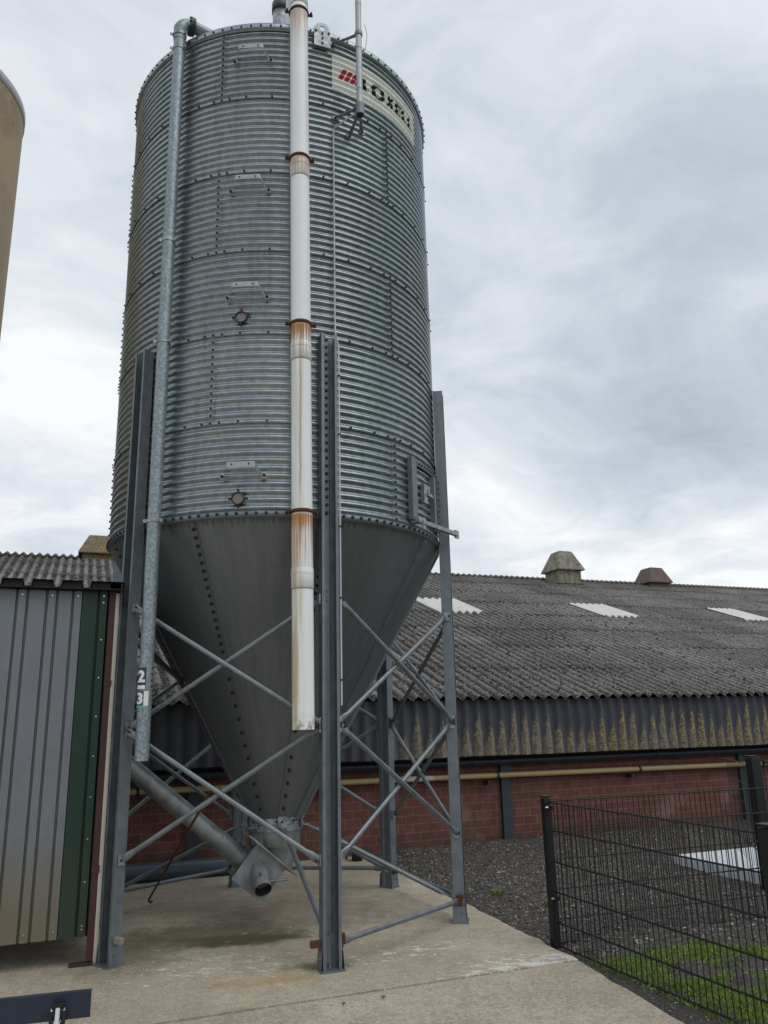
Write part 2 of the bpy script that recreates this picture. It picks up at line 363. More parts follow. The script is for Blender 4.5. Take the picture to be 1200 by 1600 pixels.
def m_soil():
    m, t = mat('soil'); p = t.pos(); a = t.noise(p, 3.0, 6.0, 0.65); b = t.noise(p, 38.0, 5.0, 0.7)
    col = t.mix(a, (0.060, 0.053, 0.046), (0.115, 0.104, 0.092))
    col = t.mix(t.ramp(b, (0.55, 0.0), (0.68, 1.0)), col, (0.20, 0.185, 0.165))
    x, y, z = t.sep(p)
    lim = t.math('SUBTRACT', t.math('ADD', 5.88, t.math('MULTIPLY', x, 0.19)), y)
    e = t.math('SUBTRACT', x, t.math('ADD', 1.1815, t.math('MULTIPLY', t.math('SUBTRACT', 6.4263, y), 0.4126)))
    g_ = t.math('MULTIPLY', t.smooth(t.math('ADD', lim, t.math('MULTIPLY', t.math('SUBTRACT', a, 0.5), 0.8)), 0.0, 0.15), t.smooth(e, 0.05, 0.2))
    for bx, by, r in ((1.93, 5.72, .17), (2.32, 5.78, .20), (2.15, 5.47, .14), (2.5, 5.42, .2)):
        dd = t.math('SQRT', t.math('ADD', t.math('POWER', t.math('SUBTRACT', x, bx), 2.0), t.math('POWER', t.math('SUBTRACT', y, by), 2.0)))
        g_ = t.math('MULTIPLY', g_, t.smooth(t.math('ADD', t.math('DIVIDE', dd, r), t.math('MULTIPLY', t.math('SUBTRACT', a, 0.5), 1.2)), 0.7, 1.1))
    g_ = t.math('MULTIPLY', g_, t.smooth(t.noise(p, 4.0, 5.0, 0.65), 0.36, 0.5))
    col = t.mix(t.math('MULTIPLY', g_, 0.8), col, t.mix(b, (0.06, 0.09, 0.02), (0.13, 0.17, 0.045)))
    t.out(col, 0.95, 0.0, t.bump(b, 1.0, 0.03), 0.2); MT['soil'] = m
    m, t = mat('field'); p = t.pos(); a = t.noise(p, 0.4, 6.0, 0.65)
    t.out(t.mix(a, (0.035, 0.05, 0.018), (0.07, 0.09, 0.03)), 0.95); MT['field'] = m
    m, t = mat('chips'); i = t.island()
    t.out(t.ramp(i, (0.0, (0.035, 0.031, 0.028)), (0.4, (0.085, 0.077, 0.068)), (0.7, (0.15, 0.138, 0.124)), (0.9, (0.24, 0.222, 0.20)), (1.0, (0.38, 0.36, 0.33))), 0.85); MT['chips'] = m
    m, t = mat('grass'); i = t.island()
    t.out(t.ramp(i, (0.0, (0.075, 0.13, 0.022)), (0.5, (0.16, 0.255, 0.04)), (0.85, (0.23, 0.33, 0.06)), (1.0, (0.36, 0.34, 0.14))), 0.55, 0.0, None, 0.3); MT['grass'] = m
    m, t = mat('moss'); i = t.island()
    t.out(t.ramp(i, (0.0, (0.022, 0.02, 0.018)), (0.55, (0.06, 0.055, 0.048)), (1.0, (0.13, 0.12, 0.105))), 0.95); MT['moss'] = m


m_soil()


def m_gas():
    m, t = mat('gaspipe'); o = t.obj(); x, y, z = t.sep(o)
    n = t.noise(o, 4.0, 5.0, 0.65)
    col = t.mix(n, (0.36, 0.28, 0.11), (0.52, 0.43, 0.21))
    wt = t.math('MULTIPLY', t.smooth(x, -3.0, -2.92), t.smooth(x, -2.48, -2.56))
    col = t.mix(t.math('MULTIPLY', wt, t.smooth(t.noise(o, 25.0, 4.0), 0.35, 0.5)), col, (0.62, 0.62, 0.6))
    t.out(col, 0.5); MT['gaspipe'] = m
    m, t = mat('ventcement'); o = t.obj(); n = t.noise(o, 7.0, 6.0, 0.7); b = t.noise(t.vscale(o, (9, 9, 1.5)), 1.0, 5.0)
    col = t.mix(t.ramp(b, (0.35, 0.0), (0.65, 1.0)), (0.15, 0.14, 0.11), (0.27, 0.255, 0.205))
    col = t.mix(t.ramp(n, (0.52, 0.0), (0.62, 1.0)), col, (0.10, 0.095, 0.05))
    t.out(col, 0.9, 0.0, t.bump(n, 0.5, 0.01)); MT['ventcement'] = m
    m, t = mat('ventlichen'); o = t.obj(); n = t.noise(o, 22.0, 5.0, 0.75); b = t.noise(o, 6.0, 5.0, 0.7)
    col = t.mix(t.ramp(n, (0.4, 0.0), (0.6, 1.0)), (0.085, 0.07, 0.045), (0.24, 0.20, 0.13))
    col = t.mix(t.math('MULTIPLY', t.ramp(b, (0.5, 0.0), (0.64, 1.0)), 0.6), col, (0.26, 0.15, 0.055))
    t.out(col, 0.9, 0.0, t.bump(n, 0.5, 0.01)); MT['ventlichen'] = m
    m, t = mat('ventbrown'); o = t.obj(); n = t.noise(o, 5.0, 5.0, 0.7)
    t.out(t.mix(n, (0.085, 0.06, 0.056), (0.17, 0.125, 0.115)), 0.85); MT['ventbrown'] = m
    m, t = mat('tank'); o = t.obj(); x, y, z = t.sep(o); n = t.noise(o, 1.6, 6.0, 0.7); b = t.noise(t.vscale(o, (5, 5, 0.8)), 1.0, 5.0, 0.65)
    col = t.mix(b, (0.27, 0.205, 0.11), (0.36, 0.285, 0.165))
    col = t.mix(t.math('MULTIPLY', t.ramp(n, (0.48, 0.0), (0.66, 1.0)), t.math('ADD', 0.12, t.math('MULTIPLY', t.smooth(z, 7.6, 9.3), 0.5))), col, (0.11, 0.085, 0.055))
    t.out(col, 0.7, 0.0, t.bump(t.noise(o, 30.0, 4.0), 0.2, 0.004)); MT['tank'] = m


m_gas()


# ------------------------------------------------------------------ mesh helpers
class MB:
    def __init__(s): s.v = []; s.f = []; s.mi = []; s.sm = []
    def add(s, vs, fs, mi=0, smooth=False):
        b = len(s.v); s.v += [tuple(q) for q in vs]
        for f in fs: s.f.append(tuple(i + b for i in f)); s.mi.append(mi); s.sm.append(smooth)
        return s
    def box(s, c, size, rot=None, mi=0, bev=0.0):
        hx, hy, hz = (q / 2 for q in size); c = Vector(c); rot = rot or Matrix.Identity(3)
        if bev:
            bm = bmesh.new(); bmesh.ops.create_cube(bm, size=1)
            for v in bm.verts: v.co = Vector((v.co.x * size[0], v.co.y * size[1], v.co.z * size[2]))
            bmesh.ops.bevel(bm, geom=bm.edges[:], offset=bev, segments=2, affect='EDGES', profile=0.5)
            bm.verts.ensure_lookup_table()
            s.add([c + rot @ v.co for v in bm.verts], [[v.index for v in f.verts] for f in bm.faces], mi); bm.free(); return s
        vs = [c + rot @ Vector((x * hx, y * hy, z * hz)) for x in (-1, 1) for y in (-1, 1) for z in (-1, 1)]
        return s.add(vs, [(0, 1, 3, 2), (4, 6, 7, 5), (0, 4, 5, 1), (2, 3, 7, 6), (0, 2, 6, 4), (1, 5, 7, 3)], mi)
    def prism(s, poly, fr, d0, d1, mi=0):
        """poly in the plane (a,b) of frame fr=(origin,a,b,n), extruded along n"""
        o, a, b, n = fr; N = len(poly)
        vs = [o + a * p + b * q + n * d0 for p, q in poly] + [o + a * p + b * q + n * d1 for p, q in poly]
        return s.add(vs, [tuple(range(N - 1, -1, -1)), tuple(range(N, 2 * N))] + [(i, (i + 1) % N, (i + 1) % N + N, i + N) for i in range(N)], mi)
    def tube(s, pts, r, seg=12, mi=0, caps=True, open_r=None):
        """round tube along points; r one radius or one per point; open_r gives the bore of an open end (wall thickness shown)"""
        pts = [Vector(p) for p in pts]; n = len(pts); rs = r if isinstance(r, (list, tuple)) else [r] * n
        t0 = (pts[1] - pts[0]).normalized(); ref = Vector((0, 0, 1)) if abs(t0.z) < 0.9 else Vector((1, 0, 0))
        x = t0.cross(ref).normalized(); vs = []
        for i, p in enumerate(pts):
            tg = (pts[min(i + 1, n - 1)] - pts[max(i - 1, 0)]).normalized()
            x = (x - tg * x.dot(tg)).normalized(); y = tg.cross(x)
            vs += [p + (x * cos(2 * pi * k / seg) + y * sin(2 * pi * k / seg)) * rs[i] for k in range(seg)]
        fs = [(i * seg + k, i * seg + (k + 1) % seg, (i + 1) * seg + (k + 1) % seg, (i + 1) * seg + k) for i in range(n - 1) for k in range(seg)]
        s.add(vs, fs, mi, True)
        if caps: s.add(vs[:seg], [tuple(range(seg - 1, -1, -1))], mi); s.add(vs[-seg:], [tuple(range(seg))], mi)
        return s
    def strut(s, a, b, r, nrm, flat=0.10, seg=10, mi=0):
        """tube with both ends hammered flat, the flats facing nrm"""
        a = Vector(a); b = Vector(b); t = (b - a).normalized(); L = (b - a).length
        y = Vector(nrm); y = (y - t * y.dot(t)).normalized(); x = t.cross(y); st = []
        for dd, w_, h_ in ((0, 1.45, .28), (flat * .6, 1.45, .28), (flat * 1.1, 1, 1), (L - flat * 1.1, 1, 1), (L - flat * .6, 1.45, .28), (L, 1.45, .28)):
            st.append([a + t * dd + x * (r * w_ * cos(2 * pi * k / seg)) + y * (r * h_ * sin(2 * pi * k / seg)) for k in range(seg)])
        vs = [q for ring in st for q in ring]
        fs = [(i * seg + k, i * seg + (k + 1) % seg, (i + 1) * seg + (k + 1) % seg, (i + 1) * seg + k) for i in range(5) for k in range(seg)]
        s.add(vs, fs, mi, True); s.add(st[0], [tuple(range(seg - 1, -1, -1))], mi); s.add(st[-1], [tuple(range(seg))], mi)
        return s
    def ring(s, c, r0, r1, z0, z1, seg=48, mi=0, a0=0.0, a1=2 * pi):
        """flat hoop with a rectangular section round a vertical axis"""
        full = abs(a1 - a0 - 2 * pi) < 1e-6; n = seg if full else seg + 1; vs = []
        for i in range(n):
            a = a0 + (a1 - a0) * i / seg
            for r, z in ((r0, z0), (r1, z0), (r1, z1), (r0, z1)): vs.append((c[0] + r * cos(a), c[1] + r * sin(a), z))
        fs = []
        for i in range(seg):
            p = i * 4; q = ((i + 1) % n) * 4
            for k in range(4): fs.append((p + k, q + k, q + (k + 1) % 4, p + (k + 1) % 4))
        if not full: fs += [(0, 3, 2, 1), tuple((n - 1) * 4 + k for k in range(4))]
        return s.add(vs, fs, mi, False)
    def lathe(s, prof, seg=48, mi=0, smooth=True, c=(0, 0)):
        n = len(prof)
        vs = [(c[0] + r * cos(2 * pi * i / seg), c[1] + r * sin(2 * pi * i / seg), z) for i in range(seg) for r, z in prof]
        fs = [(i * n + k, ((i + 1) % seg) * n + k, ((i + 1) % seg) * n + k + 1, i * n + k + 1) for i in range(seg) for k in range(n - 1)]
        return s.add(vs, fs, mi, smooth)
    def bolt(s, p, nrm, r=0.010, h=0.009, mi=0):
        nrm = Vector(nrm).normalized(); ref = Vector((0, 0, 1)) if abs(nrm.z) < 0.9 else Vector((1, 0, 0))
        x = nrm.cross(ref).normalized(); y = nrm.cross(x); p = Vector(p)
        vs = [p + (x * cos(k * pi / 4) + y * sin(k * pi / 4)) * r for k in range(8)] + [p + nrm * h + (x * cos(k * pi / 4) + y * sin(k * pi / 4)) * r * .75 for k in range(8)]
        return s.add(vs, [tuple(range(8, 16))] + [(k, (k + 1) % 8, (k + 1) % 8 + 8, k + 8) for k in range(8)], mi)
    def build(s, name, mats, parent=None):
        me = bpy.data.meshes.new(name); me.from_pydata(s.v, [], s.f)
        for m in (mats if isinstance(mats, (list, tuple)) else [mats]): me.materials.append(MT[m])
        me.polygons.foreach_set('material_index', s.mi); me.polygons.foreach_set('use_smooth', s.sm)
        me.validate(); me.update()
        bm = bmesh.new(); bm.from_mesh(me); bmesh.ops.recalc_face_normals(bm, faces=bm.faces[:]); bm.to_mesh(me); bm.free()
        o = bpy.data.objects.new(name, me); COL.objects.link(o)
        if parent: o.parent = parent
        return o


def tag(o, label=None, cat=None, group=None, kind=None):
    if label: o['label'] = label
    if cat: o['category'] = cat
    if group: o['group'] = group
    if kind: o['kind'] = kind
    return o


def thing(name, label, cat, loc=(0, 0, 0), rz=0.0, group=None):
    o = bpy.data.objects.new(name, None); COL.objects.link(o); o.empty_display_size = 0.2
    o.location = loc; o.rotation_euler = (0, 0, rz); return tag(o, label, cat, group)


def struct(mb, name, m): return tag(mb.build(name, m), kind='structure')


AZ = R_(21.3); U = Vector((cos(AZ), sin(AZ), 0)); N = Vector((-sin(AZ), cos(AZ), 0)); Z = Vector((0, 0, 1))
def ST(s_, t_, z=0.0): return U * s_ + N * t_ + Z * z


def text_mesh(txt, height, width=None, bold=0.0, cut=None):
    """flat letters as a mesh (x right, y up, origin bottom left), finely cut so that it can be bent"""
    cu = bpy.data.curves.new('lettering', 'FONT'); cu.body = txt; cu.size = 1.0; cu.offset = bold; cu.resolution_u = 4
    ob = bpy.data.objects.new('lettering', cu); COL.objects.link(ob)
    dg = bpy.context.evaluated_depsgraph_get(); me = bpy.data.meshes.new_from_object(ob.evaluated_get(dg))
    bpy.data.objects.remove(ob); bpy.data.curves.remove(cu)
    bm = bmesh.new(); bm.from_mesh(me); bpy.data.meshes.remove(me)
    xs = [v.co.x for v in bm.verts]; ys = [v.co.y for v in bm.verts]
    sy = height / (max(ys) - min(ys)); sx = (width / (max(xs) - min(xs))) if width else sy
    x0, y0 = min(xs), min(ys)
    for v in bm.verts: v.co = Vector(((v.co.x - x0) * sx, (v.co.y - y0) * sy, 0))
    if cut:
        for ax, step in cut:
            hi = max(v.co[ax] for v in bm.verts); k = step
            while k < hi:
                pn = Vector((0, 0, 0)); pn[ax] = 1; pc = Vector((0, 0, 0)); pc[ax] = k
                bmesh.ops.bisect_plane(bm, geom=bm.verts[:] + bm.edges[:] + bm.faces[:], plane_co=pc, plane_no=pn); k += step
    bm.verts.ensure_lookup_table(); bm.verts.index_update()
    out = [v.co.copy() for v in bm.verts], [[v.index for v in f.verts] for f in bm.faces]
    bm.free(); return out


# ------------------------------------------------------------------ ground
def edge_x(y): return 1.256 + (6.0 - y) * 0.2555 if y < 6.0 else 1.256 - (y - 6.0) * 0.335


def slab(poly, z0, z1):
    n = len(poly); vs = [(x, y, z1) for x, y in poly] + [(x, y, z0) for x, y in poly]
    return MB().add(vs, [tuple(range(n)), tuple(range(2 * n - 1, n - 1, -1))] + [(i, i + n, (i + 1) % n + n, (i + 1) % n) for i in range(n)])


g = MB(); g.add([(-900, -900, -0.06), (900, -900, -0.06), (900, 900, -0.06), (-900, 900, -0.06)], [(0, 1, 2, 3)])
struct(g, 'ground', 'field')
JT = 5.145                                                # joint between pad and apron, measured across the yard
def right_edge(t0, t1, n):
    """points of the ragged right edge of the concrete between two distances t from the camera line"""
    out = []
    for i in range(n + 1):
        t_ = t0 + (t1 - t0) * i / n
        y = 5.0
        for _ in range(30):
            x = edge_x(y); y += (t_ - (-sin(AZ) * x + cos(AZ) * y)) * 0.8
        x = edge_x(y); j = (mnoise.noise(Vector((x * 5, y * 5, 1))) * 0.035 + mnoise.noise(Vector((x * 17, y * 17, 4))) * 0.015)
        out.append((x + j, y))
    return out


pad = right_edge(JT + 0.008, 9.99, 60) + [tuple(ST(-9, 9.99)[:2]), tuple(ST(-9, JT + 0.008)[:2])]
struct(slab(pad, -0.12, 0.0), 'concrete_pad', 'concrete_pad')
apr = right_edge(-4.0, JT - 0.008, 60) + [tuple(ST(-9, JT - 0.008)[:2]), tuple(ST(-9, -4.0)[:2])]
struct(slab(apr, -0.12, -0.006), 'concrete_apron', 'concrete_apron')
# bed of dark soil and shell grit to the right of the concrete
def soil_h(x, y):
    e = x - edge_x(y)
    k = max(0.0, min(1.0, e / 0.5))
    rise = max(0.0, min(1.0, (y - 7.0) / 4.0)) * 0.04
    hill = 0.0
    for bx, by, r in ((1.93, 5.72, .16), (2.32, 5.78, .18), (2.15, 5.47, .12)): hill += .055 * max(0.0, 1 - math.hypot(x - bx, y - by) / r) * (1 + mnoise.noise(Vector((x * 14, y * 14, 8))))
    return hill - 0.035 + k * (0.03 + rise) + (mnoise.noise(Vector((x * 1.3, y * 1.3, 0))) * 0.03 + mnoise.noise(Vector((x * 6, y * 6, 2))) * 0.018 + mnoise.noise(Vector((x * 16, y * 16, 5))) * 0.008) * (0.35 + 0.65 * k)


sg = MB(); nx, ny = 150, 170; vs = []
for j in range(ny + 1):
    y = -2.0 + 16.5 * j / ny
    for i in range(nx + 1):
        x = edge_x(y) - 0.12 + 9.5 * (i / nx) ** 1.7
        vs.append((x, y, soil_h(x, y)))
sg.add(vs, [(j * (nx + 1) + i, j * (nx + 1) + i + 1, (j + 1) * (nx + 1) + i + 1, (j + 1) * (nx + 1) + i) for j in range(ny) for i in range(nx)], 0, True)
struct(sg, 'soil_bed', 'soil')


def chip(mb, x, y, z, r):
    a = random.random() * 6.28; tilt = (random.random() - .5) * 1.6
    m = Matrix.Rotation(a, 3, 'Z') @ Matrix.Rotation(tilt, 3, 'X')
    l, w_, h_ = r * random.uniform(.8, 1.7), r * random.uniform(.5, 1.0), r * random.uniform(.25, .7)
    vs = [Vector((x, y, z + h_ * .4)) + m @ Vector(q) for q in ((l, 0, 0), (0, w_, h_ * .2), (-l, 0, -h_ * .1), (0, -w_, 0), (l * .15, w_ * .1, h_), (0, 0, -h_))]
    mb.add(vs, [(0, 1, 4), (1, 2, 4), (2, 3, 4), (3, 0, 4), (1, 0, 5), (2, 1, 5), (3, 2, 5), (0, 3, 5)])


gm = MB(); cnt = 0
while cnt < 26000:
    y = random.uniform(4.0, 12.2); x = edge_x(y) + random.random() ** 1.3 * 5.2 - 0.06
    if -sin(AZ) * x + cos(AZ) * y > 10.0: continue
    if x - edge_x(y) < 0.1 and random.random() < .5: continue
    chip(gm, x, y, soil_h(x, y), random.choice((.007, .009, .012, .016)) * (1.0 if y > 6 else 0.7)); cnt += 1
tag(gm.build('grit', 'chips'), 'dark soil grit with pale shell and bark chips between the fence and the barn', 'grit', kind='stuff')
# grass behind the low mesh fence
def fence_x(y): return 1.1815 + (6.4263 - y) * 0.4126
def grass_d(x, y):
    e = x - fence_x(y)
    lim = 6.15 + 0.19 * (x - 1.4) + mnoise.noise(Vector((x * 2.5, y * 2.5, 9))) * 0.16
    k = 1.0 if e > 0.12 else 0.35
    if e < -0.04: return 0.0
    if y > lim: return 0.0
    bare = 0.0
    for bx, by, r in ((1.93, 5.72, 0.21), (2.15, 5.47, 0.16), (2.32, 5.78, 0.23), (2.5, 5.40, 0.24), (2.2, 5.1, 0.14)):
        dd = math.hypot(x - bx, (y - by) * 1.0) / r + mnoise.noise(Vector((x * 7, y * 7, 3))) * 0.6
        bare = max(bare, 1.0 - max(0, dd - .6))
    return k * max(0.0, 1.0 - bare) * (0.55 + 0.45 * mnoise.noise(Vector((x * 4, y * 4, 7))) + .3) * min(1.0, (lim - y) / 0.25 + .1)


gr = MB(); cnt = 0
while cnt < 95000:
    y = random.uniform(3.6, 7.0); x = fence_x(y) - 0.05 + random.random() * 2.4
    if random.random() > grass_d(x, y): cnt += 0.02; continue
    a = random.random() * 6.28; h = random.uniform(.012, .036); lean = random.uniform(0, .035); ww = random.uniform(.0018, .0034)
    z = soil_h(x, y) - .003; ca, sa = cos(a), sin(a); b = random.random() * 6.28
    gr.add([(x - ca * ww, y - sa * ww, z), (x + ca * ww, y + sa * ww, z), (x + cos(b) * lean * .4 + ca * ww * .6, y + sin(b) * lean * .4 + sa * ww * .6, z + h * .6),
            (x + cos(b) * lean, y + sin(b) * lean, z + h)], [(0, 1, 2), (0, 2, 3)]); cnt += 1
tag(gr.build('grass', 'grass'), 'patchy short green grass growing behind the low black mesh fence', 'grass', kind='stuff')

# ------------------------------------------------------------------ barn
BS, BT = 7.0, 10.08
barn = thing('barn', 'long low red brick barn under a weathered grey corrugated cement roof', 'barn', ST(BS, BT), AZ)
def L(s_, t_, z): return (s_ - BS, t_ - BT, z)
S0, S1, EAVE_T, SLOPE = -9.0, 48.0, 9.60, R_(19.4)
EAVE_Z, RIDGE_T = 1.86, 20.35
RIDGE_Z = EAVE_Z + (RIDGE_T - EAVE_T) * math.tan(SLOPE)
BACK_T = 2 * RIDGE_T - 10.08
b = MB()
b.box(L((S0 + S1) / 2, 10.08 + .1, .56), (S1 - S0 - .4, .2, 1.3)); b.build('wall', 'brick', barn)
b = MB(); b.box(L((S0 + S1) / 2, BACK_T, .9), (S1 - S0 - .4, .2, 2.0)); b.build('wall', 'brick', barn)
for se in (S0 + .3, S1 - .3):                                      # gable ends
    b = MB(); o0 = Vector(L(se, 0, 0)); poly = [(10.18, -.06), (BACK_T - .1, -.06), (BACK_T - .1, 1.9), (RIDGE_T, RIDGE_Z - .12), (10.18, 2.0)]
    b.prism([(p, q) for p, q in poly], (o0, Vector((0, 1, 0)), Vector((0, 0, 1)), Vector((1, 0, 0))), -.1, .1); b.build('gable_wall', 'brick', barn)
b = MB(); b.box(L((S0 + S1) / 2, 10.16, 1.56), (S1 - S0 - .5, .06, .68)); b.build('window_band', 'darkinside', barn)
PITCH_C, AMP = 0.177, 0.030
def corr(s_): return AMP * cos(2 * pi * (s_ - BS) / PITCH_C)
def roof_side(mb, sgn, courses, s0, s1, smp, skip=()):
    total = (RIDGE_T - EAVE_T) / cos(SLOPE); step = total / courses
    sheet = PITCH_C * 6
    n_sheet = int(math.ceil((s1 - s0) / sheet))
    for c in range(courses):
        for k in range(n_sheet):
            a0 = s0 + k * sheet; a1 = min(a0 + sheet, s1)
            rnd = random.Random(c * 1000 + k + (0 if sgn > 0 else 77777)); dz0 = rnd.uniform(-.004, .006); dz1 = rnd.uniform(-.004, .004); sh = rnd.uniform(-.035, .035)
            n = max(2, int(round((a1 - a0) / PITCH_C * smp))); vs = []; rows = (0.0, 0.34, 0.67, 1.05)
            for q in rows:
                dd = (c + q) * step + (sh if q == 0 else 0); dd = min(dd, total + .03)
                lift = 0.013 - 0.014 * q + dz0 * (1 - q) + dz1 * q
                tt = EAVE_T + dd * cos(SLOPE) if sgn > 0 else 2 * RIDGE_T - EAVE_T - dd * cos(SLOPE)
                for i in range(n + 1):
                    ss = a0 + (a1 - a0) * i / n
                    vs.append(L(ss, tt, EAVE_Z + dd * sin(SLOPE) + corr(ss) + lift + mnoise.noise(Vector((ss * 1.5, dd * 1.5, 0))) * .006))
            m_ = n + 1; fs = [(j * m_ + i, j * m_ + i + 1, (j + 1) * m_ + i + 1, (j + 1) * m_ + i) for j in range(len(rows) - 1) for i in range(n)]
            # thickness at the lower edge
            base = len(vs); vs += [(x, y + (0.001 if sgn > 0 else -.001), z - .009) for x, y, z in vs[:m_]]
            fs += [(i, base + i, base + i + 1, i + 1) for i in range(n)]
            mb.add(vs, fs, 0, True)
    return mb


roof = roof_side(MB(), 1, 8, S0, S1, 9).build('roof', 'cement_roof', barn)
rb = roof_side(MB(), -1, 8, S0, S1, 4).build('roof', 'cement_roof', barn)
# ridge capping, waved like the sheets
b = MB(); n = int((S1 - S0) / PITCH_C * 8); vs = []
for i in range(n + 1):
    ss = S0 + (S1 - S0) * i / n
    jit = mnoise.noise(Vector((math.floor((ss - S0) / 1.06) * 3.3, 0, 0))) * .012
    for q in (-.30, -.10, 0, .10, .30):
        vs.append(L(ss, RIDGE_T + q, RIDGE_Z + .035 + jit - abs(q) * math.tan(SLOPE) + corr(ss) * (1.0 if q else 1.1)))
b.add(vs, [(i * 5 + k, (i + 1) * 5 + k, (i + 1) * 5 + k + 1, i * 5 + k + 1) for i in range(n) for k in range(4)], 0, True)
b.build('ridge_cap', 'cement_roof', roof)
# lumps of moss and lichen lying on the sheets
b = MB(); tot = (RIDGE_T - EAVE_T) / cos(SLOPE)
for _ in range(16000):
    ss = random.uniform(-4, 26) if random.random() < .6 else random.uniform(-2.5, 12); dd = random.uniform(0, tot)
    if mnoise.noise(Vector((ss * .7, dd * .7, 3))) < random.uniform(-.5, .2): continue
    k = (dd / tot * 8) % 1.0; z = EAVE_Z + dd * sin(SLOPE) + corr(ss) + .013 - .014 * k; r = random.uniform(.012, .034)
    p = Vector(L(ss, EAVE_T + dd * cos(SLOPE), z)); a = random.random() * 6.28
    pts = [p + Vector((cos(a + q * 1.2566) * r * random.uniform(.6, 1.5), sin(a + q * 1.2566) * r * random.uniform(.6, 1.3), -.004)) for q in range(5)]
    b.add(pts + [p + Vector((0, 0, r * random.uniform(.3, .7)))], [(q, (q + 1) % 5, 5) for q in range(5)])
tag(b.build('moss', 'moss', roof), kind='stuff')
# skylights: pale translucent sheets lying in the third course from the top
def skylight(s_a, s_b, d0, d1):
    b = MB(); n = 48; vs = []
    for q in (0, .5, 1):
        dd = d0 + (d1 - d0) * q
        for i in range(n + 1):
            ss = s_a + (s_b - s_a) * i / n
            vs.append(L(ss, EAVE_T + dd * cos(SLOPE), EAVE_Z + dd * sin(SLOPE) + corr(ss) + .036 - .004 * q))
    fs = [(j * (n + 1) + i, j * (n + 1) + i + 1, (j + 1) * (n + 1) + i + 1, (j + 1) * (n + 1) + i) for j in range(2) for i in range(n)]
    base = len(vs); vs += [(x, y, z - .012) for x, y, z in vs[:n + 1]]; fs += [(i, base + i, base + i + 1, i + 1) for i in range(n)]
    return b.add(vs, fs, 0, True).build('skylight', 'skylight', barn)


D0 = (15.05 - EAVE_T) / cos(SLOPE); D1 = D0 + 1.42
for s_a in (2.95, 7.07, 11.2, 15.33, 19.46): skylight(s_a, s_a + 1.02, D0, D1)
# hanging corrugated fascia
b = MB(); n = int((S1 - S0) / PITCH_C * 10); vs = []
for zf in (1.13, 1.36, 1.6, 1.85):
    for i in range(n + 1):
        ss = S0 + (S1 - S0) * i / n
        vs.append(L(ss, 9.70 - AMP * .9 * cos(2 * pi * (ss - BS) / PITCH_C), zf - (.012 * mnoise.noise(Vector((ss * .9, 0, 0))) if zf < 1.2 else 0)))
b.add(vs, [(j * (n + 1) + i, j * (n + 1) + i + 1, (j + 1) * (n + 1) + i + 1, (j + 1) * (n + 1) + i) for j in range(3) for i in range(n)], 0, True)
base = MB()
fa = b.build('fascia', 'fascia', barn)
b = MB(); b.tube([L(S0 + .2, 9.93, 1.045), L(S1 - .2, 9.93, 1.045)], .05, 14)
for k in range(14): b.ring((0, 0), .0, .0, 0, 0, 3) if False else None
for ss in [S0 + 2.1 + 3.0 * k for k in range(18)]: b.tube([L(ss - .05, 9.93, 1.045), L(ss + .05, 9.93, 1.045)], .056, 14)
b.build('gutter_pipe', 'gutter', barn)
b = MB(); b.box(L((S0 + S1) / 2, 9.90, 1.215), (S1 - S0 - .3, .30, .05)); b.build('soffit', 'darkinside', barn)
for ss in [1.36 + 4.17 * k for k in range(-2, 11)]:
    b = MB(); b.box(L(ss + .07, 10.05, .54), (.148, .06, 1.2)); b.build('column', 'column', barn)
def ridge_vent(s_a, s_b, tc, zb_, zt_, ztop, inset, capmat, base_mat, name='ridge_vent'):
    """boxed cement ventilator with a hipped hood"""
    hd = (s_b - s_a) / 2; o = MB(); bx0, bx1 = s_a + .09, s_b - .09
    o.box(L((s_a + s_b) / 2, tc, (zb_ + zt_) / 2), (bx1 - bx0, hd * 2 - .18, zt_ - zb_))
    o.box(L((s_a + s_b) / 2, tc, zb_ + .36 if base_mat else zb_ + .02), (bx1 - bx0 + .06, hd * 2 - .12, .05))
    root = o.build(name, base_mat or capmat, roof)
    h = MB(); i = inset
    lo = [(s_a, tc - hd), (s_b, tc - hd), (s_b, tc + hd), (s_a, tc + hd)]; hi = [(s_a + i, tc - hd + i), (s_b - i, tc - hd + i), (s_b - i, tc + hd - i), (s_a + i, tc + hd - i)]
    vs = [L(p, q, zt_ - .03) for p, q in lo] + [L(p, q, zt_) for p, q in lo] + [L(p, q, ztop - .02) for p, q in hi] + [L(p + (.03 if k in (0, 3) else -.03), q + (.03 if k < 2 else -.03), ztop) for k, (p, q) in enumerate(hi)]
    fs = [(0, 3, 2, 1), (12, 13, 14, 15)] + [(r * 4 + k, r * 4 + (k + 1) % 4, r * 4 + 4 + (k + 1) % 4, r * 4 + 4 + k) for r in range(3) for k in range(4)]
    h.add(vs, fs).build('hood', capmat, roof)
    return root


ridge_vent(12.79, 13.71, 19.6, 5.0, 5.76, 6.33, .24, 'ventcement', 'ventcement')
ridge_vent(16.47, 17.33, 20.1, 5.3, 5.62, 6.10, .20, 'ventbrown', None)
ridge_vent(-0.10, 0.80, 20.4, 5.4, 5.72, 6.18, .22, 'ventlichen', None)

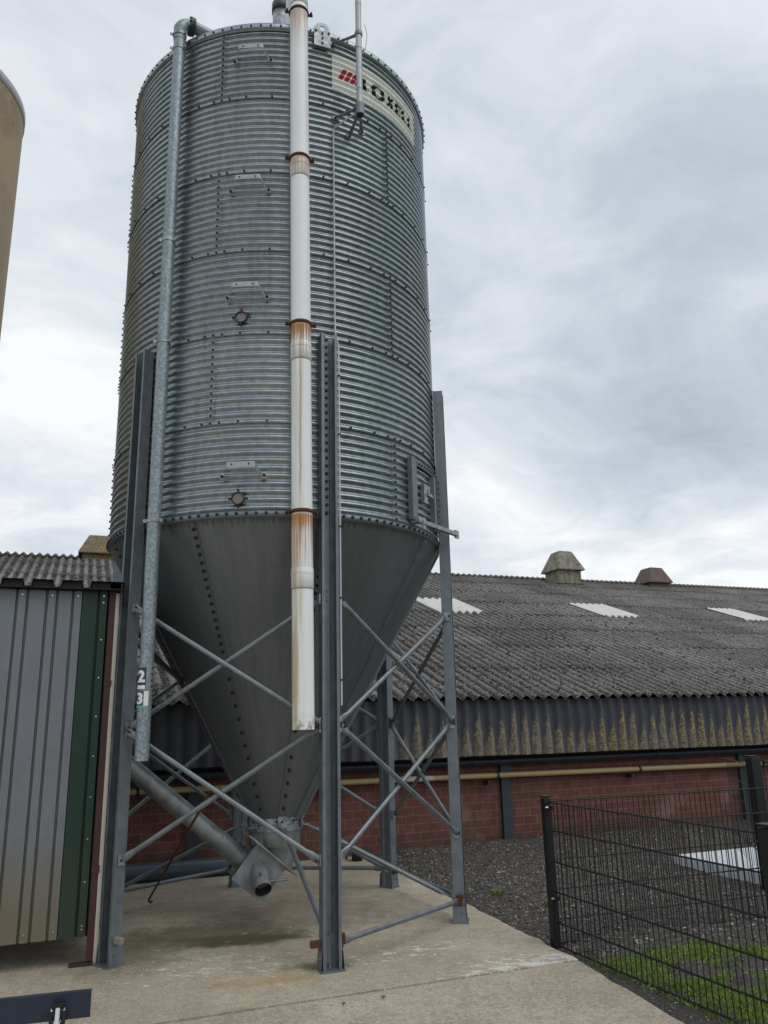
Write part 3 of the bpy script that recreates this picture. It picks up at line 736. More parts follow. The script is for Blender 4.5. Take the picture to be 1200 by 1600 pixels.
# yellow gas pipe along the wall
gp = thing('gas_pipe', 'long cream yellow pipe running along the red brick barn wall', 'pipe', ST(BS, 9.97, 0), AZ)
def gz(ss): return .862 - (ss - 5.4) * .0055
b = MB(); pts = [(ss - BS, 0, gz(ss)) for ss in [S0 + 1 + k for k in range(0, 54)]]
b.tube(pts, .036, 14); b.build('pipe', 'gaspipe', gp)
for ss in [5.44 - 2.33 * 3 + 2.33 * k for k in range(0, 18)]:
    b = MB(); b.tube([(ss - BS - .018, 0, gz(ss)), (ss - BS + .018, 0, gz(ss))], .044, 14); b.build('clamp', 'gutter', gp); b = MB(); b.box((ss - BS - .14, .03, gz(ss) - .09), (.05, .12, .05)); b.build('wall_bracket', 'gutter', gp)
# blue-grey pipe lying on the concrete by the wall
bp = MB(); bp.tube([ST(-3, 9.5, .095), ST(2.25, 9.5, .095)], .092, 22)
tag(bp.build('ground_pipe', 'bluepipe'), 'fat blue grey pipe lying on the concrete along the barn wall', 'pipe')
bk = MB(); bk.lathe([(0.0, .0), (.07, .0), (.085, .16), (.092, .17), (.092, .19), (.07, .19), (.06, .02), (0, .02)], 20)
o = bk.build('drain_pot', 'bluebeam'); o.location = ST(3.32, 9.66, 0); o.scale = (.9, .9, .65); tag(o, 'small dark blue pot standing at the foot of the barn wall', 'pot')

# ------------------------------------------------------------------ silo
CX, CY, RAD, ZB, ZT = -1.0128, 7.3669, 1.5235, 3.1436, 7.7426
RH = (ZT - ZB) / 6; NC = 12; CP = RH / NC; AMS = 0.0105; RM = RAD - AMS
silo = thing('feed_silo', 'tall galvanised corrugated feed silo with cone hopper on steel legs', 'silo', (CX, CY, 0))
def pol(a, r, z): a = R_(a); return Vector((r * cos(a), r * sin(a), z))
def prof(z): return RM + AMS * cos(2 * pi * (z - ZB) / CP)
LEGA = [-128.26 + 60 * k for k in range(6)]
for ring in range(6):
    z0 = ZB + ring * RH; z1 = z0 + RH; odd = (5 - ring) % 2 == 0            # counted from the top: 1st, 3rd, 5th
    mb = MB(); SEG = 240; SM = 10; nz = NC * SM; vs = []
    zs = [z0 - (.014 if ring else .0) + (RH + (.014 if ring else 0)) * j / nz for j in range(nz + 1)]
    for j, zq in enumerate(zs):
        lift = .0050 * max(0.0, 1 - (zq - zs[0]) / .05) if ring else 0
        for i in range(SEG):
            a = 2 * pi * i / SEG; r = prof(zq) + lift + .0012 * mnoise.noise(Vector((cos(a) * 4, sin(a) * 4, zq * 3)))
            vs.append((r * cos(a), r * sin(a), zq))
    mb.add(vs, [(j * SEG + i, j * SEG + (i + 1) % SEG, (j + 1) * SEG + (i + 1) % SEG, (j + 1) * SEG + i) for j in range(nz) for i in range(SEG)], 0, True)
    if ring: mb.ring((0, 0), prof(zs[0]) - .001, prof(zs[0]) + .0042, zs[0] - .0030, zs[0] - .0002, 180, 1)
    seams = [-103.1 + 120 * k for k in range(3)] if odd else [-43.2 + 120 * k for k in range(3)]
    for sa in seams:                                                        # lapped vertical edge and its bolts
        for sgn in (1,):
            lap = []
            for j, zq in enumerate(zs):
                for da, dr in ((-1.35, .0005), (-1.32, .0042), (1.2, .0042), (1.23, .0005)): lap.append(pol(sa + da, prof(zq) + dr, zq))
            mb.add(lap, [(j * 4 + k, j * 4 + k + 1, j * 4 + 5 + k, j * 4 + 4 + k) for j in range(nz) for k in range(3)], 0, False)
        for c in range(1, NC): mb.bolt(pol(sa, prof(z0 + c * CP) + .003, z0 + c * CP), pol(sa, 1, 0), .0105, .010, 1)
    if ring:
        other = [-43.2 + 120 * k for k in range(3)] if odd else [-103.1 + 120 * k for k in range(3)]
        angs = [-103.1 + 60 / 7 * k for k in range(42)]
        for q in seams + other: angs += [q - 2.8, q + 2.8]
        for a in angs: mb.bolt(pol(a, prof(z0) + .006, z0), pol(a, 1, 0), .0105, .010, 1)
    else:
        for k in range(126): a = k * 360 / 126; mb.bolt(pol(a, RAD + .006, z0 + .016), pol(a, 1, 0), .0135, .015, 1)
    mb.build('shell_ring', ['shell', 'bolt'], silo)
# roof with rim
mb = MB(); mb.lathe([(RAD + .022, ZT - .012), (RAD + .022, ZT + .02), (RAD - .02, ZT + .05), (.28, ZT + (RAD - .28) * .56), (.27, ZT + .78), (.0, ZT + .80)], 120)
mb.lathe([(RAD - .004, ZT - .045), (RAD + .016, ZT - .04), (RAD + .022, ZT - .012)], 120)
for k in range(108): a = k * 360 / 108; mb.bolt(pol(a, RAD + .02, ZT - .01), pol(a, 1, 0), .011, .011, 1)
mb.build('silo_roof', ['shell', 'bolt'], silo)
vc = MB(); q = pol(-84, 1.02, 0); vc.lathe([(.082, 7.9), (.082, 8.50), (.0, 8.50)], 24, 0, True, (q.x, q.y)); vc.lathe([(.080, 8.43), (.092, 8.43), (.092, 8.53), (.0, 8.55)], 24, 1, True, (q.x, q.y))
vc.build('roof_vent', ['plate', 'column'], silo)
# hopper cone
R0, Z0 = .216, .80
def conr(z): return R0 + (RAD - .004 - R0) * (z - Z0) / (ZB - Z0)
mb = MB(); mb.lathe([(conr(z), z) for z in [Z0 + (ZB + .0 - Z0) * k / 24 for k in range(25)]] , 144)
hop = mb.build('hopper', 'cone', silo)
mb = MB(); mb.lathe([(RAD - .03, ZB + .04), (RAD + .005, ZB + .035), (RAD + .007, ZB - .004), (RAD - .012, ZB - .014)], 144); mb.build('hopper_collar', 'leg', hop)
cn = Vector((1, 0, -(RAD - R0) / (ZB - Z0))).normalized()
for a in (-148, -108, -68, -25, 2, 52, 92, 132, 172):
    ribbed = -40 < a < 30                                                   # laps without bolt heads on the right
    lp = MB(); vs = []; hh_ = .022 if ribbed else .007
    for k in range(25):
        z = Z0 + (ZB - .02 - Z0) * k / 24; r = conr(z)
        wd = .036
        tv = pol(a + 90, 1, 0); nv = pol(a, cn.x, cn.z); nv = Vector((cos(R_(a)) * cn.x, sin(R_(a)) * cn.x, cn.z))
        p = pol(a, r, z)
        for dd, h in ((-wd, -.004), (-wd, hh_), (wd * .7, hh_), (wd * .7, -.004)): vs.append(p + tv * dd + nv * h)
    lp.add(vs, [(j * 4 + k, j * 4 + k + 1, j * 4 + 5 + k, j * 4 + 4 + k) for j in range(24) for k in range(3)] + [(0, 3, 2, 1), (96, 97, 98, 99)], 0, False)
    if not ribbed:
        z = ZB - .07
        while z > Z0 + .05:
            lp.bolt(pol(a, conr(z) + .004, z) + nv * .002, nv, .016, .020, 1); z -= .060 if z > 2.2 else .105
    else:
        lp.bolt(pol(a, conr(ZB - .1), ZB - .1) + nv * .004, nv, .014, .016, 1)
    lp.build('lap_seam', ['leg' if ribbed else 'cone', 'bolt'], hop)
# hopper outlet collar
mb = MB(); mb.lathe([(.20, .825), (.232, .825), (.232, .775), (.226, .77), (.226, .735), (.246, .735), (.246, .722), (.20, .722)], 48, 0, False)
for k in range(18): a = k * 20; mb.bolt(pol(a, .232, .80), pol(a, 1, 0), .011, .012, 1)
for a in LEGA:
    rot = Matrix.Rotation(R_(a), 3, 'Z'); mb.box(pol(a, .245, .79), (.012, .075, .10), rot, 2); mb.box(pol(a, .275, .755), (.06, .05, .008), rot, 2)
    mb.bolt(pol(a, .252, .80), pol(a, 1, 0), .011, .01, 1)
mb.build('outlet_collar', ['plate', 'bolt', 'plate'], silo)
# legs: lipped channels bolted to the shell, open side out
LEG_T = 4.66
mb = MB(); x0, x1, hy, th = RAD + .008, RAD + .100, .066, .004
P = [(x1, -hy + .022), (x1, -hy), (x0, -hy), (x0, -.03), (x0 + .006, -.02), (x0 + .006, .02), (x0, .03), (x0, hy), (x1, hy), (x1, hy - .022)]
Q = [(x1 - th, -hy + .022), (x1 - th, -hy + th), (x0 + th, -hy + th), (x0 + th, -.029), (x0 + .006 + th, -.018), (x0 + .006 + th, .018), (x0 + th, .029), (x0 + th, hy - th), (x1 - th, hy - th), (x1 - th, hy - .022)]
for k in range(len(P) - 1):
    pa, pb, qa, qb = P[k], P[k + 1], Q[k], Q[k + 1]
    mb.add([(*pa, .012), (*pb, .012), (*qb, .012), (*qa, .012), (*pa, LEG_T), (*pb, LEG_T), (*qb, LEG_T), (*qa, LEG_T)], [(0, 1, 2, 3), (4, 7, 6, 5), (0, 4, 5, 1), (3, 2, 6, 7)])
z = ZB + .03
while z < LEG_T: mb.bolt((x0 + .010, 0, z), (1, 0, 0), .0145, .013, 1); z += CP
for zz_ in (.22, .70, 1.58, 1.66, 2.49, 2.56): mb.bolt((x0 + .010, .0, zz_), (1, 0, 0), .009, .007, 0)
mb.box(((x0 + x1) / 2 + .004, 0, .006), (.130, .165, .012))
for sy in (-1, 1):                                                          # flared foot gussets
    mb.add([(x0 - .01, sy * (hy + .002), .13), (x1 + .004, sy * (hy + .002), .13), (x1 + .008, sy * (hy + .010), .012), (x0 - .01, sy * (hy + .010), .012)], [(0, 1, 2, 3)])
    mb.add([(x0 - .01, sy * (hy + .006), .13), (x1 + .004, sy * (hy + .006), .13), (x1 + .008, sy * (hy + .015), .012), (x0 - .01, sy * (hy + .015), .012)], [(0, 3, 2, 1)])
    mb.bolt((x1 - .03, sy * (hy + .01), .08), (0, sy, 0), .01, .01, 0)
mb.bolt((x0 + .03, 0, .012), (0, 0, 1), .014, .02, 0)
leg0 = mb.build('leg', ['leg', 'bolt'], silo); leg0.rotation_euler.z = R_(LEGA[0])
for a in LEGA[1:]:
    c = leg0.copy(); COL.objects.link(c); c.parent = silo; c.rotation_euler.z = R_(a)
# braces of one bay (between a leg at 0 deg and the next at 60 deg), copied round
ra = RAD + .055
def node(k, side, z, r=ra):
    a = R_(60 * k); return Vector((r * cos(a) - side * .078 * sin(a), r * sin(a) + side * .078 * cos(a), z))
bn = Vector((cos(R_(30)), sin(R_(30)), 0)); proto = []
for zlo, zhi in ((1.60, 2.49), (.69, 1.57)):
    for flip in (0, 1):
        off = bn * (.012 if flip else -.012)
        mb = MB(); mb.strut(node(0, 1, zhi if flip else zlo) + off, node(1, -1, zlo if flip else zhi) + off, .0195, bn)
        for e, k, sd_ in ((zhi if flip else zlo, 0, 1), (zlo if flip else zhi, 1, -1)):
            rot = Matrix.Rotation(R_(60 * k), 3, 'Z'); mb.box(node(k, sd_ * .98, e), (.05, .014, .075), rot, 1)
            mb.bolt(node(k, sd_ * 1.25, e) + bn * .02, bn, .010, .014, 2)
        proto.append(mb.build('brace', ['brace', 'plate', 'bolt'], silo))
hb = MB(); hb.strut(node(0, 1, .17), node(1, -1, .17), .0195, bn)
for k, sd_ in ((0, 1), (1, -1)): hb.box(node(k, sd_ * .98, .17), (.05, .014, .075), Matrix.Rotation(R_(60 * k), 3, 'Z'), 1)
rail = hb.build('bottom_rail', ['brace', 'rust'], silo)
for p in proto: p.rotation_euler.z = R_(LEGA[0])
for a in LEGA[1:]:
    for p in proto:
        c = p.copy(); COL.objects.link(c); c.parent = silo; c.rotation_euler.z = R_(a)
rail.rotation_euler.z = R_(LEGA[1])                                          # the bay facing the yard has lost its rail
for a in LEGA[2:]:
    c = rail.copy(); COL.objects.link(c); c.parent = silo; c.rotation_euler.z = R_(a)
mb = MB(); mb.strut((.29, 0, .755), (ra - .06, 0, .18), .0195, (0, 0, 1)); mb.box((ra - .05, 0, .18), (.02, .07, .07), None, 1)
stay = mb.build('stay', ['brace', 'plate'], silo); stay.rotation_euler.z = R_(LEGA[1])          # the front left leg has lost its stay
for a in LEGA[2:]:
    c = stay.copy(); COL.objects.link(c); c.parent = silo; c.rotation_euler.z = R_(a)
# sawn-off rail stubs at the two front legs
for a, sg_, mm in ((LEGA[0], 1, 'oldsteel'), (LEGA[1], -1, 'rust')):
    q = R_(a); rot = Matrix.Rotation(q, 3, 'Z'); p = Vector((ra * cos(q) - sg_ * .10 * sin(q), ra * sin(q) + sg_ * .10 * cos(q), .17))
    mb = MB(); mb.box(p, (.036, .085, .045), rot, 0, .006); mb.build('rail_stub', mm, silo)
for a, sg_ in ((LEGA[1], 1), (LEGA[2], -1)):
    q = R_(a); rot = Matrix.Rotation(q, 3, 'Z'); p = Vector((ra * cos(q) - sg_ * .085 * sin(q), ra * sin(q) + sg_ * .085 * cos(q), .185))
    mb = MB(); mb.box(p + Vector((0, 0, .0)), (.030, .035, .07), rot, 0, .004); mb.bolt(p + pol(a, .02, .02), pol(a, 1, 0), .014, .02, 0); mb.build('rail_bracket', 'rust', silo)
# step handles
def handle(z):
    mb = MB(); a0 = -92.6; w2 = 5.75
    def pt(da, r, dz): return pol(a0 + da, r, z + dz)
    prf = [(-w2 - .9, RAD + .004, 0), (-w2 + .3, RAD + .006, 0), (-w2 + 1.9, RAD + .098, .060), (-w2 + 2.3, RAD + .104, .063), (w2 - 2.3, RAD + .104, .063), (w2 - 1.9, RAD + .098, .060), (w2 - .3, RAD + .006, 0), (w2 + .9, RAD + .004, 0)]
    vs = []
    for da, r, dz in prf:
        for hh, rr2 in ((-.021, 0), (.021, 0), (.021, .006), (-.021, .006)): vs.append(pt(da, r + rr2, dz + hh))
    mb.add(vs, [(i * 4 + k, i * 4 + (k + 1) % 4, (i + 1) * 4 + (k + 1) % 4, (i + 1) * 4 + k) for i in range(len(prf) - 1) for k in range(4)] + [(0, 3, 2, 1), tuple(len(vs) - 4 + k for k in range(4))])
    for s_ in (-1, 1):
        mb.bolt(pt(s_ * (w2 + .35), RAD + .010, 0), pol(a0 + s_ * w2, 1, 0), .013, .022, 1)
        mb.bolt(pt(s_ * (w2 - 3.4), RAD + .110, .063), pol(a0, 1, 0), .008, .003, 1)
    return mb.build('step_handle', ['handle', 'bolt'], silo)


for z in (7.362, 6.010, 4.994, 3.458): handle(z)
# round inspection windows
for a, z in ((-94.3, 4.814), (-93.9, 3.277)):
    q = R_(a); nv = Vector((cos(q), sin(q), 0)); tv = Vector((-sin(q), cos(q), 0)); c = pol(a, RAD - .012, z); mb = MB(); n = 28; vs = []
    for r, h in ((.052, .012), (.052, .030), (.044, .032), (.043, .020)): vs += [c + (tv * cos(2 * pi * k / n) + Z * sin(2 * pi * k / n)) * r + nv * h for k in range(n)]
    mb.add(vs, [(j * n + k, j * n + (k + 1) % n, (j + 1) * n + (k + 1) % n, (j + 1) * n + k) for j in range(3) for k in range(n)], 0)
    for k in range(4):
        d_ = tv * cos(k * pi / 2) + Z * sin(k * pi / 2); mb.bolt(c + d_ * .068 + nv * .012, nv, .009, .02, 0)
        mb.tube([c + d_ * .046 + nv * .026, c + d_ * .07 + nv * .026], .006, 6)
    f_ = mb.build('sight_glass', 'bolt', silo)
    mb = MB(); mb.add([c + (tv * cos(2 * pi * k / n) + Z * sin(2 * pi * k / n)) * .0445 + nv * .021 for k in range(n)], [tuple(range(n))]); mb.build('pane', 'glass', f_)
# inspection hatch on the right
def arcplate(mb, a0, a1, r0, r1, z0, z1, seg=10, mi=0): return mb.ring((0, 0), r0, r1, z0, z1, seg, mi, R_(a0), R_(a1))
mb = MB(); arcplate(mb, -36.6, -34.6, RAD - .004, RAD + .045, 3.235, 3.79, 4); arcplate(mb, -34.3, -33.0, RAD - .004, RAD + .03, 3.25, 3.765, 4)
arcplate(mb, -20.2, -18.6, RAD - .004, RAD + .04, 3.25, 3.72, 4); arcplate(mb, -36.4, -12.5, RAD - .004, RAD + .018, 3.742, 3.785, 16)
arcplate(mb, -14.0, -12.0, RAD - .004, RAD + .03, 3.25, 3.76, 4)
for k in range(12): a = -34.5 + k * 1.95; mb.bolt(pol(a, RAD + .018, 3.764), pol(a, 1, 0), .011, .012, 1)
for k in range(9): mb.bolt(pol(-13.0, RAD + .03, 3.28 + k * .055), pol(-13, 1, 0), .010, .012, 1)
hat = mb.build('hatch', ['leg', 'bolt'], silo)
mb = MB(); arcplate(mb, -28.4, -25.4, RAD - .004, RAD + .03, 3.43, 3.60, 4); arcplate(mb, -26.6, -22.6, RAD + .026, RAD + .05, 3.50, 3.525, 4); arcplate(mb, -25.4, -24.0, RAD + .03, RAD + .034, 3.53, 3.60, 4)
mb.build('latch', 'plate', hat)
mb = MB(); pa = pol(-33.5, RAD + .075, 3.205); pb = pol(-7.5, RAD + .17, 3.245)
tv = (pb - pa).normalized(); sv = tv.cross(Z).normalized(); rot = Matrix((tv, sv, Z)).transposed(); ln = (pb - pa).length
mb.box((pa + pb) / 2, (ln, .035, .012), rot); mb.box((pa + pb) / 2 + sv * .016 + Z * .012, (ln, .004, .035), rot)
r2 = Matrix.Rotation(R_(-33), 3, 'Z'); mb.box(pol(-34.2, RAD + .04, 3.235), (.07, .07, .05), r2); mb.box(pol(-32.4, RAD + .075, 3.21), (.010, .05, .10), r2)
mb.box(pb + Z * .012, (.085, .012, .075), rot); mb.bolt(pb + Z * .03 - sv * .006, -sv, .008, .006, 1)
mb.build('hatch_bar', ['plate', 'bolt'], silo)
# lifting lug on the rim
q = R_(-69.3); nv = Vector((cos(q), sin(q), 0)); tv = Vector((-sin(q), cos(q), 0)); o0 = pol(-69.3, RAD + .024, 0)
outer = [(-.078, 7.575), (.078, 7.575), (.078, 7.775), (.042, 7.835), (-.042, 7.835), (-.078, 7.775)]
hc = (0.0, 7.775); n = 24; hole = [(hc[0] + .026 * cos(2 * pi * k / n), hc[1] + .026 * sin(2 * pi * k / n)) for k in range(n)]
bm_pts = []
def ray_out(ang):
    dx_, dz_ = cos(ang), sin(ang); best = None
    for i in range(6):
        (x1_, z1_), (x2_, z2_) = outer[i], outer[(i + 1) % 6]; ex, ez = x2_ - x1_, z2_ - z1_; den = dx_ * ez - dz_ * ex
        if abs(den) < 1e-9: continue
        t_ = ((x1_ - hc[0]) * ez - (z1_ - hc[1]) * ex) / den; u_ = ((x1_ - hc[0]) * dz_ - (z1_ - hc[1]) * dx_) / den
        if t_ > 0 and -1e-6 <= u_ <= 1 + 1e-6 and (best is None or t_ < best): best = t_
    return (hc[0] + dx_ * best, hc[1] + dz_ * best)


angs = sorted([2 * pi * k / n for k in range(n)] + [math.atan2(z_ - hc[1], x_ - hc[0]) % (2 * pi) for x_, z_ in outer])
mb = MB(); vs = []; m_ = len(angs)
for h in (0, .010):
    for an in angs: x_, z_ = hc[0] + .026 * cos(an), hc[1] + .026 * sin(an); vs.append(o0 + tv * x_ + Z * z_ + nv * h)
    for an in angs: x_, z_ = ray_out(an); vs.append(o0 + tv * x_ + Z * z_ + nv * h)
fs = []
for k in range(m_):
    k2 = (k + 1) % m_
    fs += [(k, k2, m_ + k2, m_ + k), (2 * m_ + k, 3 * m_ + k, 3 * m_ + k2, 2 * m_ + k2), (m_ + k, m_ + k2, 3 * m_ + k2, 3 * m_ + k), (k, 2 * m_ + k, 2 * m_ + k2, k2)]
mb.add(vs, fs)
for x_, z_ in ((0, 7.72), (0, 7.665), (0, 7.61), (-.06, 7.735), (.06, 7.735)): mb.bolt(o0 + tv * x_ + Z * z_ + nv * .010, nv, .011, .011, 1)
mb.build('lifting_lug', ['plate', 'bolt'], silo)
# maker's banner, following the corrugation
mb = MB(); n = 60; m_ = 90; vs = []
for j in range(m_ + 1):
    z = 7.176 + (7.585 - 7.176) * j / m_
    for i in range(n + 1): vs.append(pol(-65.4 + (65.4 - 22.3) * i / n, prof(z) + .003, z))
mb.add(vs, [(j * (n + 1) + i, j * (n + 1) + i + 1, (j + 1) * (n + 1) + i + 1, (j + 1) * (n + 1) + i) for j in range(m_) for i in range(n)], 0, True)
ban = mb.build('banner', 'signwhite', silo)
def bend(x, y, a0, z0, dr=.006): return pol(a0 + math.degrees(x / RAD), prof(z0 + y) + dr, z0 + y)
mb = MB()
for ch, a0, a1, zb_, hh in (('R', -56.2, -50.4, 7.302, .148), ('O', -49.5, -42.9, 7.292, .168), ('X', -42.2, -37.6, 7.302, .148), ('E', -36.9, -33.2, 7.302, .148), ('L', -32.5, -29.0, 7.302, .148), ('L', -28.2, -24.6, 7.302, .148)):
    tv_, tf_ = text_mesh(ch, hh, math.radians(a1 - a0) * RAD, .050, ((1, .0075), (0, .035)))
    mb.add([bend(p.x, p.y, a0, zb_) for p in tv_], tf_)
mb.build('lettering', 'signblack', ban)
mb = MB()
for k in range(3):
    n = 14
    vs = []
    for j in range(n + 1):
        y = .120 * j / n
        for e in (0, .042): vs.append(bend(.006 + k * .060 + e + y * .42, y, -63.4, 7.312))
    mb.add(vs, [(j * 2, j * 2 + 1, j * 2 + 3, j * 2 + 2) for j in range(n)])
mb.build('red_bars', 'signred', ban)

# ------------------------------------------------------------------ pipes and mast hung on the silo
def W3(a, r, z): return Vector((CX, CY, 0)) + pol(a, r, z)
wp_top, wp_bot = W3(-77.85, RAD + .125, 8.25), W3(-75.6, RAD + .125, 1.557)
wpipe = thing('white_pipe', 'rust streaked white plastic pipe hanging down the front of the silo', 'pipe', (wp_bot.x, wp_bot.y, 0))
ax = (wp_top - wp_bot); o3 = Vector((wp_bot.x, wp_bot.y, 0))
def wp(z): return wp_bot + ax * ((z - wp_bot.z) / ax.z) - o3
mb = MB(); RP = .080
inw = -pol(-77.85, 1, 0); up_pts = [wp(1.557), wp(3), wp(5), wp(7), wp(8.20)]
for k in range(1, 13):
    a = pi * k / 12 * .93; up_pts.append(wp(8.20) + inw * (.22 * (1 - cos(a))) + Z * (.22 * sin(a)))
last = up_pts[-1]; up_pts.append(last + Vector((inw.x * .12, inw.y * .12, -.42)))
mb.tube(up_pts, RP, 28, caps=False)
mb.tube([wp(1.557), wp(1.70)], RP - .006, 28, 0, False)
mb.add([wp(1.557) + Vector((cos(2 * pi * k / 28) * r, sin(2 * pi * k / 28) * r, 0)) for r in (RP, RP - .006) for k in range(28)], [(k, (k + 1) % 28, 28 + (k + 1) % 28, 28 + k) for k in range(28)])
pipe_o = mb.build('pipe', 'pvc', wpipe)
for z in (7.90, 6.10, 4.42, 2.60):
    mb = MB(); mb.tube([wp(z - .045), wp(z - .043), wp(z + .10), wp(z + .105)], [RP + .001, RP + .0035, RP + .0035, RP + .001], 28, caps=False); mb.tube([wp(z - .052), wp(z - .046)], RP + .0022, 28, 1); mb.tube([wp(z + .060), wp(z + .072)], RP + .0055, 28, 0); mb.build('socket', ['pvc', 'oldsteel'], wpipe)
for z in (7.785, 6.243, 4.69, 3.135):
    mb = MB(); mb.tube([wp(z - .014), wp(z + .014)], RP + .006, 28); mb.tube([wp(z - .005), wp(z + .004)], RP + .010, 28)
    tvv = pol(-77 + 90, 1, 0)
    for s_ in (-1, 1):
        mb.box(wp(z) + tvv * s_ * (RP + .024), (.010, .042, .026), Matrix.Rotation(R_(13 + 90), 3, 'Z')); mb.bolt(wp(z) + tvv * s_ * (RP + .028) - inw * .012, -inw, .011, .022)
    mb.tube([wp(z) + inw * (RP - .01), wp(z) + inw * (RP + .055)], .010, 8)
    mb.build('pipe_clamp', 'rust', wpipe)

fp0 = W3(-118.2, RAD + .10, 0)
fpipe = thing('fill_pipe', 'spangled galvanised filling pipe with elbow top beside the left leg', 'pipe', fp0)
mb = MB(); RF = .051; inw = -pol(-118.2, 1, 0)
mb.tube([(0, 0, 1.366), (0, 0, 3), (0, 0, 5), (0, 0, 7.80)], RF, 24); mb.build('pipe', 'spangle', fpipe)
side = Vector((-inw.y, inw.x, 0)) * -1
rgt = (inw * .80 + side * .6).normalized()
mb = MB(); pts = [(0, 0, 7.70)]
for k in range(0, 9): a = pi / 2 * k / 8; pts.append(Vector((0, 0, 7.80)) + rgt * (.10 * (1 - cos(a))) + Z * (.10 * sin(a)))
mb.tube(pts, [RF + .004] * 2 + [.062] * 8, 20); elbow_end = Vector(pts[-1])
mb.tube([elbow_end - rgt * .012, elbow_end + rgt * .012], .084, 20, 1); mb.tube([elbow_end + rgt * .012, elbow_end + rgt * .032], .080, 20, 1)
for k in range(8):
    a = k * pi / 4; mb.bolt(elbow_end + (rgt.cross(Z) * cos(a) + Z * sin(a)) * .072 - rgt * .012, -rgt, .010, .014, 2)
mb.tube([elbow_end + rgt * .03, elbow_end + rgt * .75 - Z * .16], .056, 20)
mb.build('elbow', ['spangle', 'column', 'bolt'], fpipe)
for z, rr2 in ((7.755, .062), (7.60, .056), (5.60, .056), (4.655, .057), (3.135, .057)):
    mb = MB(); mb.tube([(0, 0, z - .014), (0, 0, z + .014)], rr2, 24); mb.box(pol(-30, rr2 + .014, z), (.03, .008, .026), Matrix.Rotation(R_(-30), 3, 'Z')); mb.box(pol(200, rr2 + .012, z), (.026, .008, .026), Matrix.Rotation(R_(200), 3, 'Z'))
    mb.tube([inw * .05 + Z * z, inw * .095 + Z * z], .008, 8); mb.build('pipe_clamp', 'plate', fpipe)
mb = MB(); mb.tube([(0, 0, 1.862), (0, 0, 2.045)], RF + .003, 24)
for k in range(4): mb.bolt(pol(-22, RF + .003, 1.885 + k * .045), pol(-22, 1, 0), .008, .008, 1)
mb.build('sleeve', ['boot', 'bolt'], fpipe)
def pipe_sticker(name, z0, z1, segs, digit, dz, dh, a_dig):
    root = None
    for a0, a1, za, zb_, m_ in segs:
        mb = MB(); n = 14; mb.add([pol(a0 + (a1 - a0) * i / n, RF + .0045 + (0 if root is None else .0006), z) for z in (za, zb_) for i in range(n + 1)], [(i, i + 1, n + 2 + i, n + 1 + i) for i in range(n)], 0, True)
        o = mb.build(name if root is None else 'sticker_field', m_, fpipe if root is None else root); root = root or o
    tv_, tf_ = text_mesh(digit, dh, None, .045, ((0, .006),)); wd = max(p.x for p in tv_)
    mb = MB(); mb.add([pol(a_dig + math.degrees((p.x - wd / 2) / RF), RF + .0058, dz + p.y) for p in tv_], tf_); mb.build('digit', 'white', root)


pipe_sticker('number_sticker', 1.89, 2.02, [(-215, -71, 1.895, 2.022, 'signblue'), (-215, -77, 1.868, 1.895, 'white')], '2', 1.915, .088, -112)
pipe_sticker('number_sticker', 1.735, 1.85, [(-215, -82, 1.752, 1.852, 'signblue'), (-82, -46, 1.750, 1.852, 'white'), (-215, -48, 1.734, 1.751, 'signgreen')], '3', 1.760, .084, -115)

mp = W3(-60.1, RAD + .25, 0)
mast = thing('mast', 'thin grey jointed mast rising in front of the white banner', 'pole', mp)
mb = MB(); mb.tube([(0, 0, 6.77), (0, 0, 9.9)], .027, 16)
for z in (7.02, 7.24, 7.46, 7.95, 8.2, 8.6, 9.0): mb.tube([(0, 0, z - .006), (0, 0, z + .006)], .0295, 16)
mb.build('pole', 'mast', mast)
mb = MB(); mb.tube([(0, 0, 6.745), (0, 0, 6.86)], .040, 16); mb.tube([(0, 0, 7.60), (0, 0, 7.635)], .036, 16); mb.tube([(0, 0, 6.742), (0, 0, 6.746)], .03, 16, 1)
mb.build('mast_socket', ['leg', 'bolt'], mast)
def toM(a, r, z): return W3(a, r, z) - mp
for a, z, zt_ in ((-65.2, 7.66, 7.615), (-64.6, 6.85, 6.83), (-59.6, 6.70, 6.80), (-54.6, 6.80, 6.83)):
    mb = MB(); p = toM(a, RAD + .012, z); q = Vector((0, 0, zt_)); dr = (q - p).normalized()
    mb.strut(p + dr * .02, q - dr * .03, .013, Z, .05); mb.box(p, (.012, .06, .035), Matrix.Rotation(R_(a), 3, 'Z')); mb.bolt(p + pol(a, .006, 0), pol(a, 1, 0), .011, .015, 1)
    mb.build('mast_bracket', ['leg', 'bolt'], mast)
mb = MB(); mb.tube([toM(-58.5, RAD + .28, 7.72), toM(-58.2, RAD + .30, 7.6), toM(-58.4, RAD + .28, 7.46), toM(-59.2, RAD + .26, 7.40)], .004, 6); mb.build('cable', 'mast', mast)

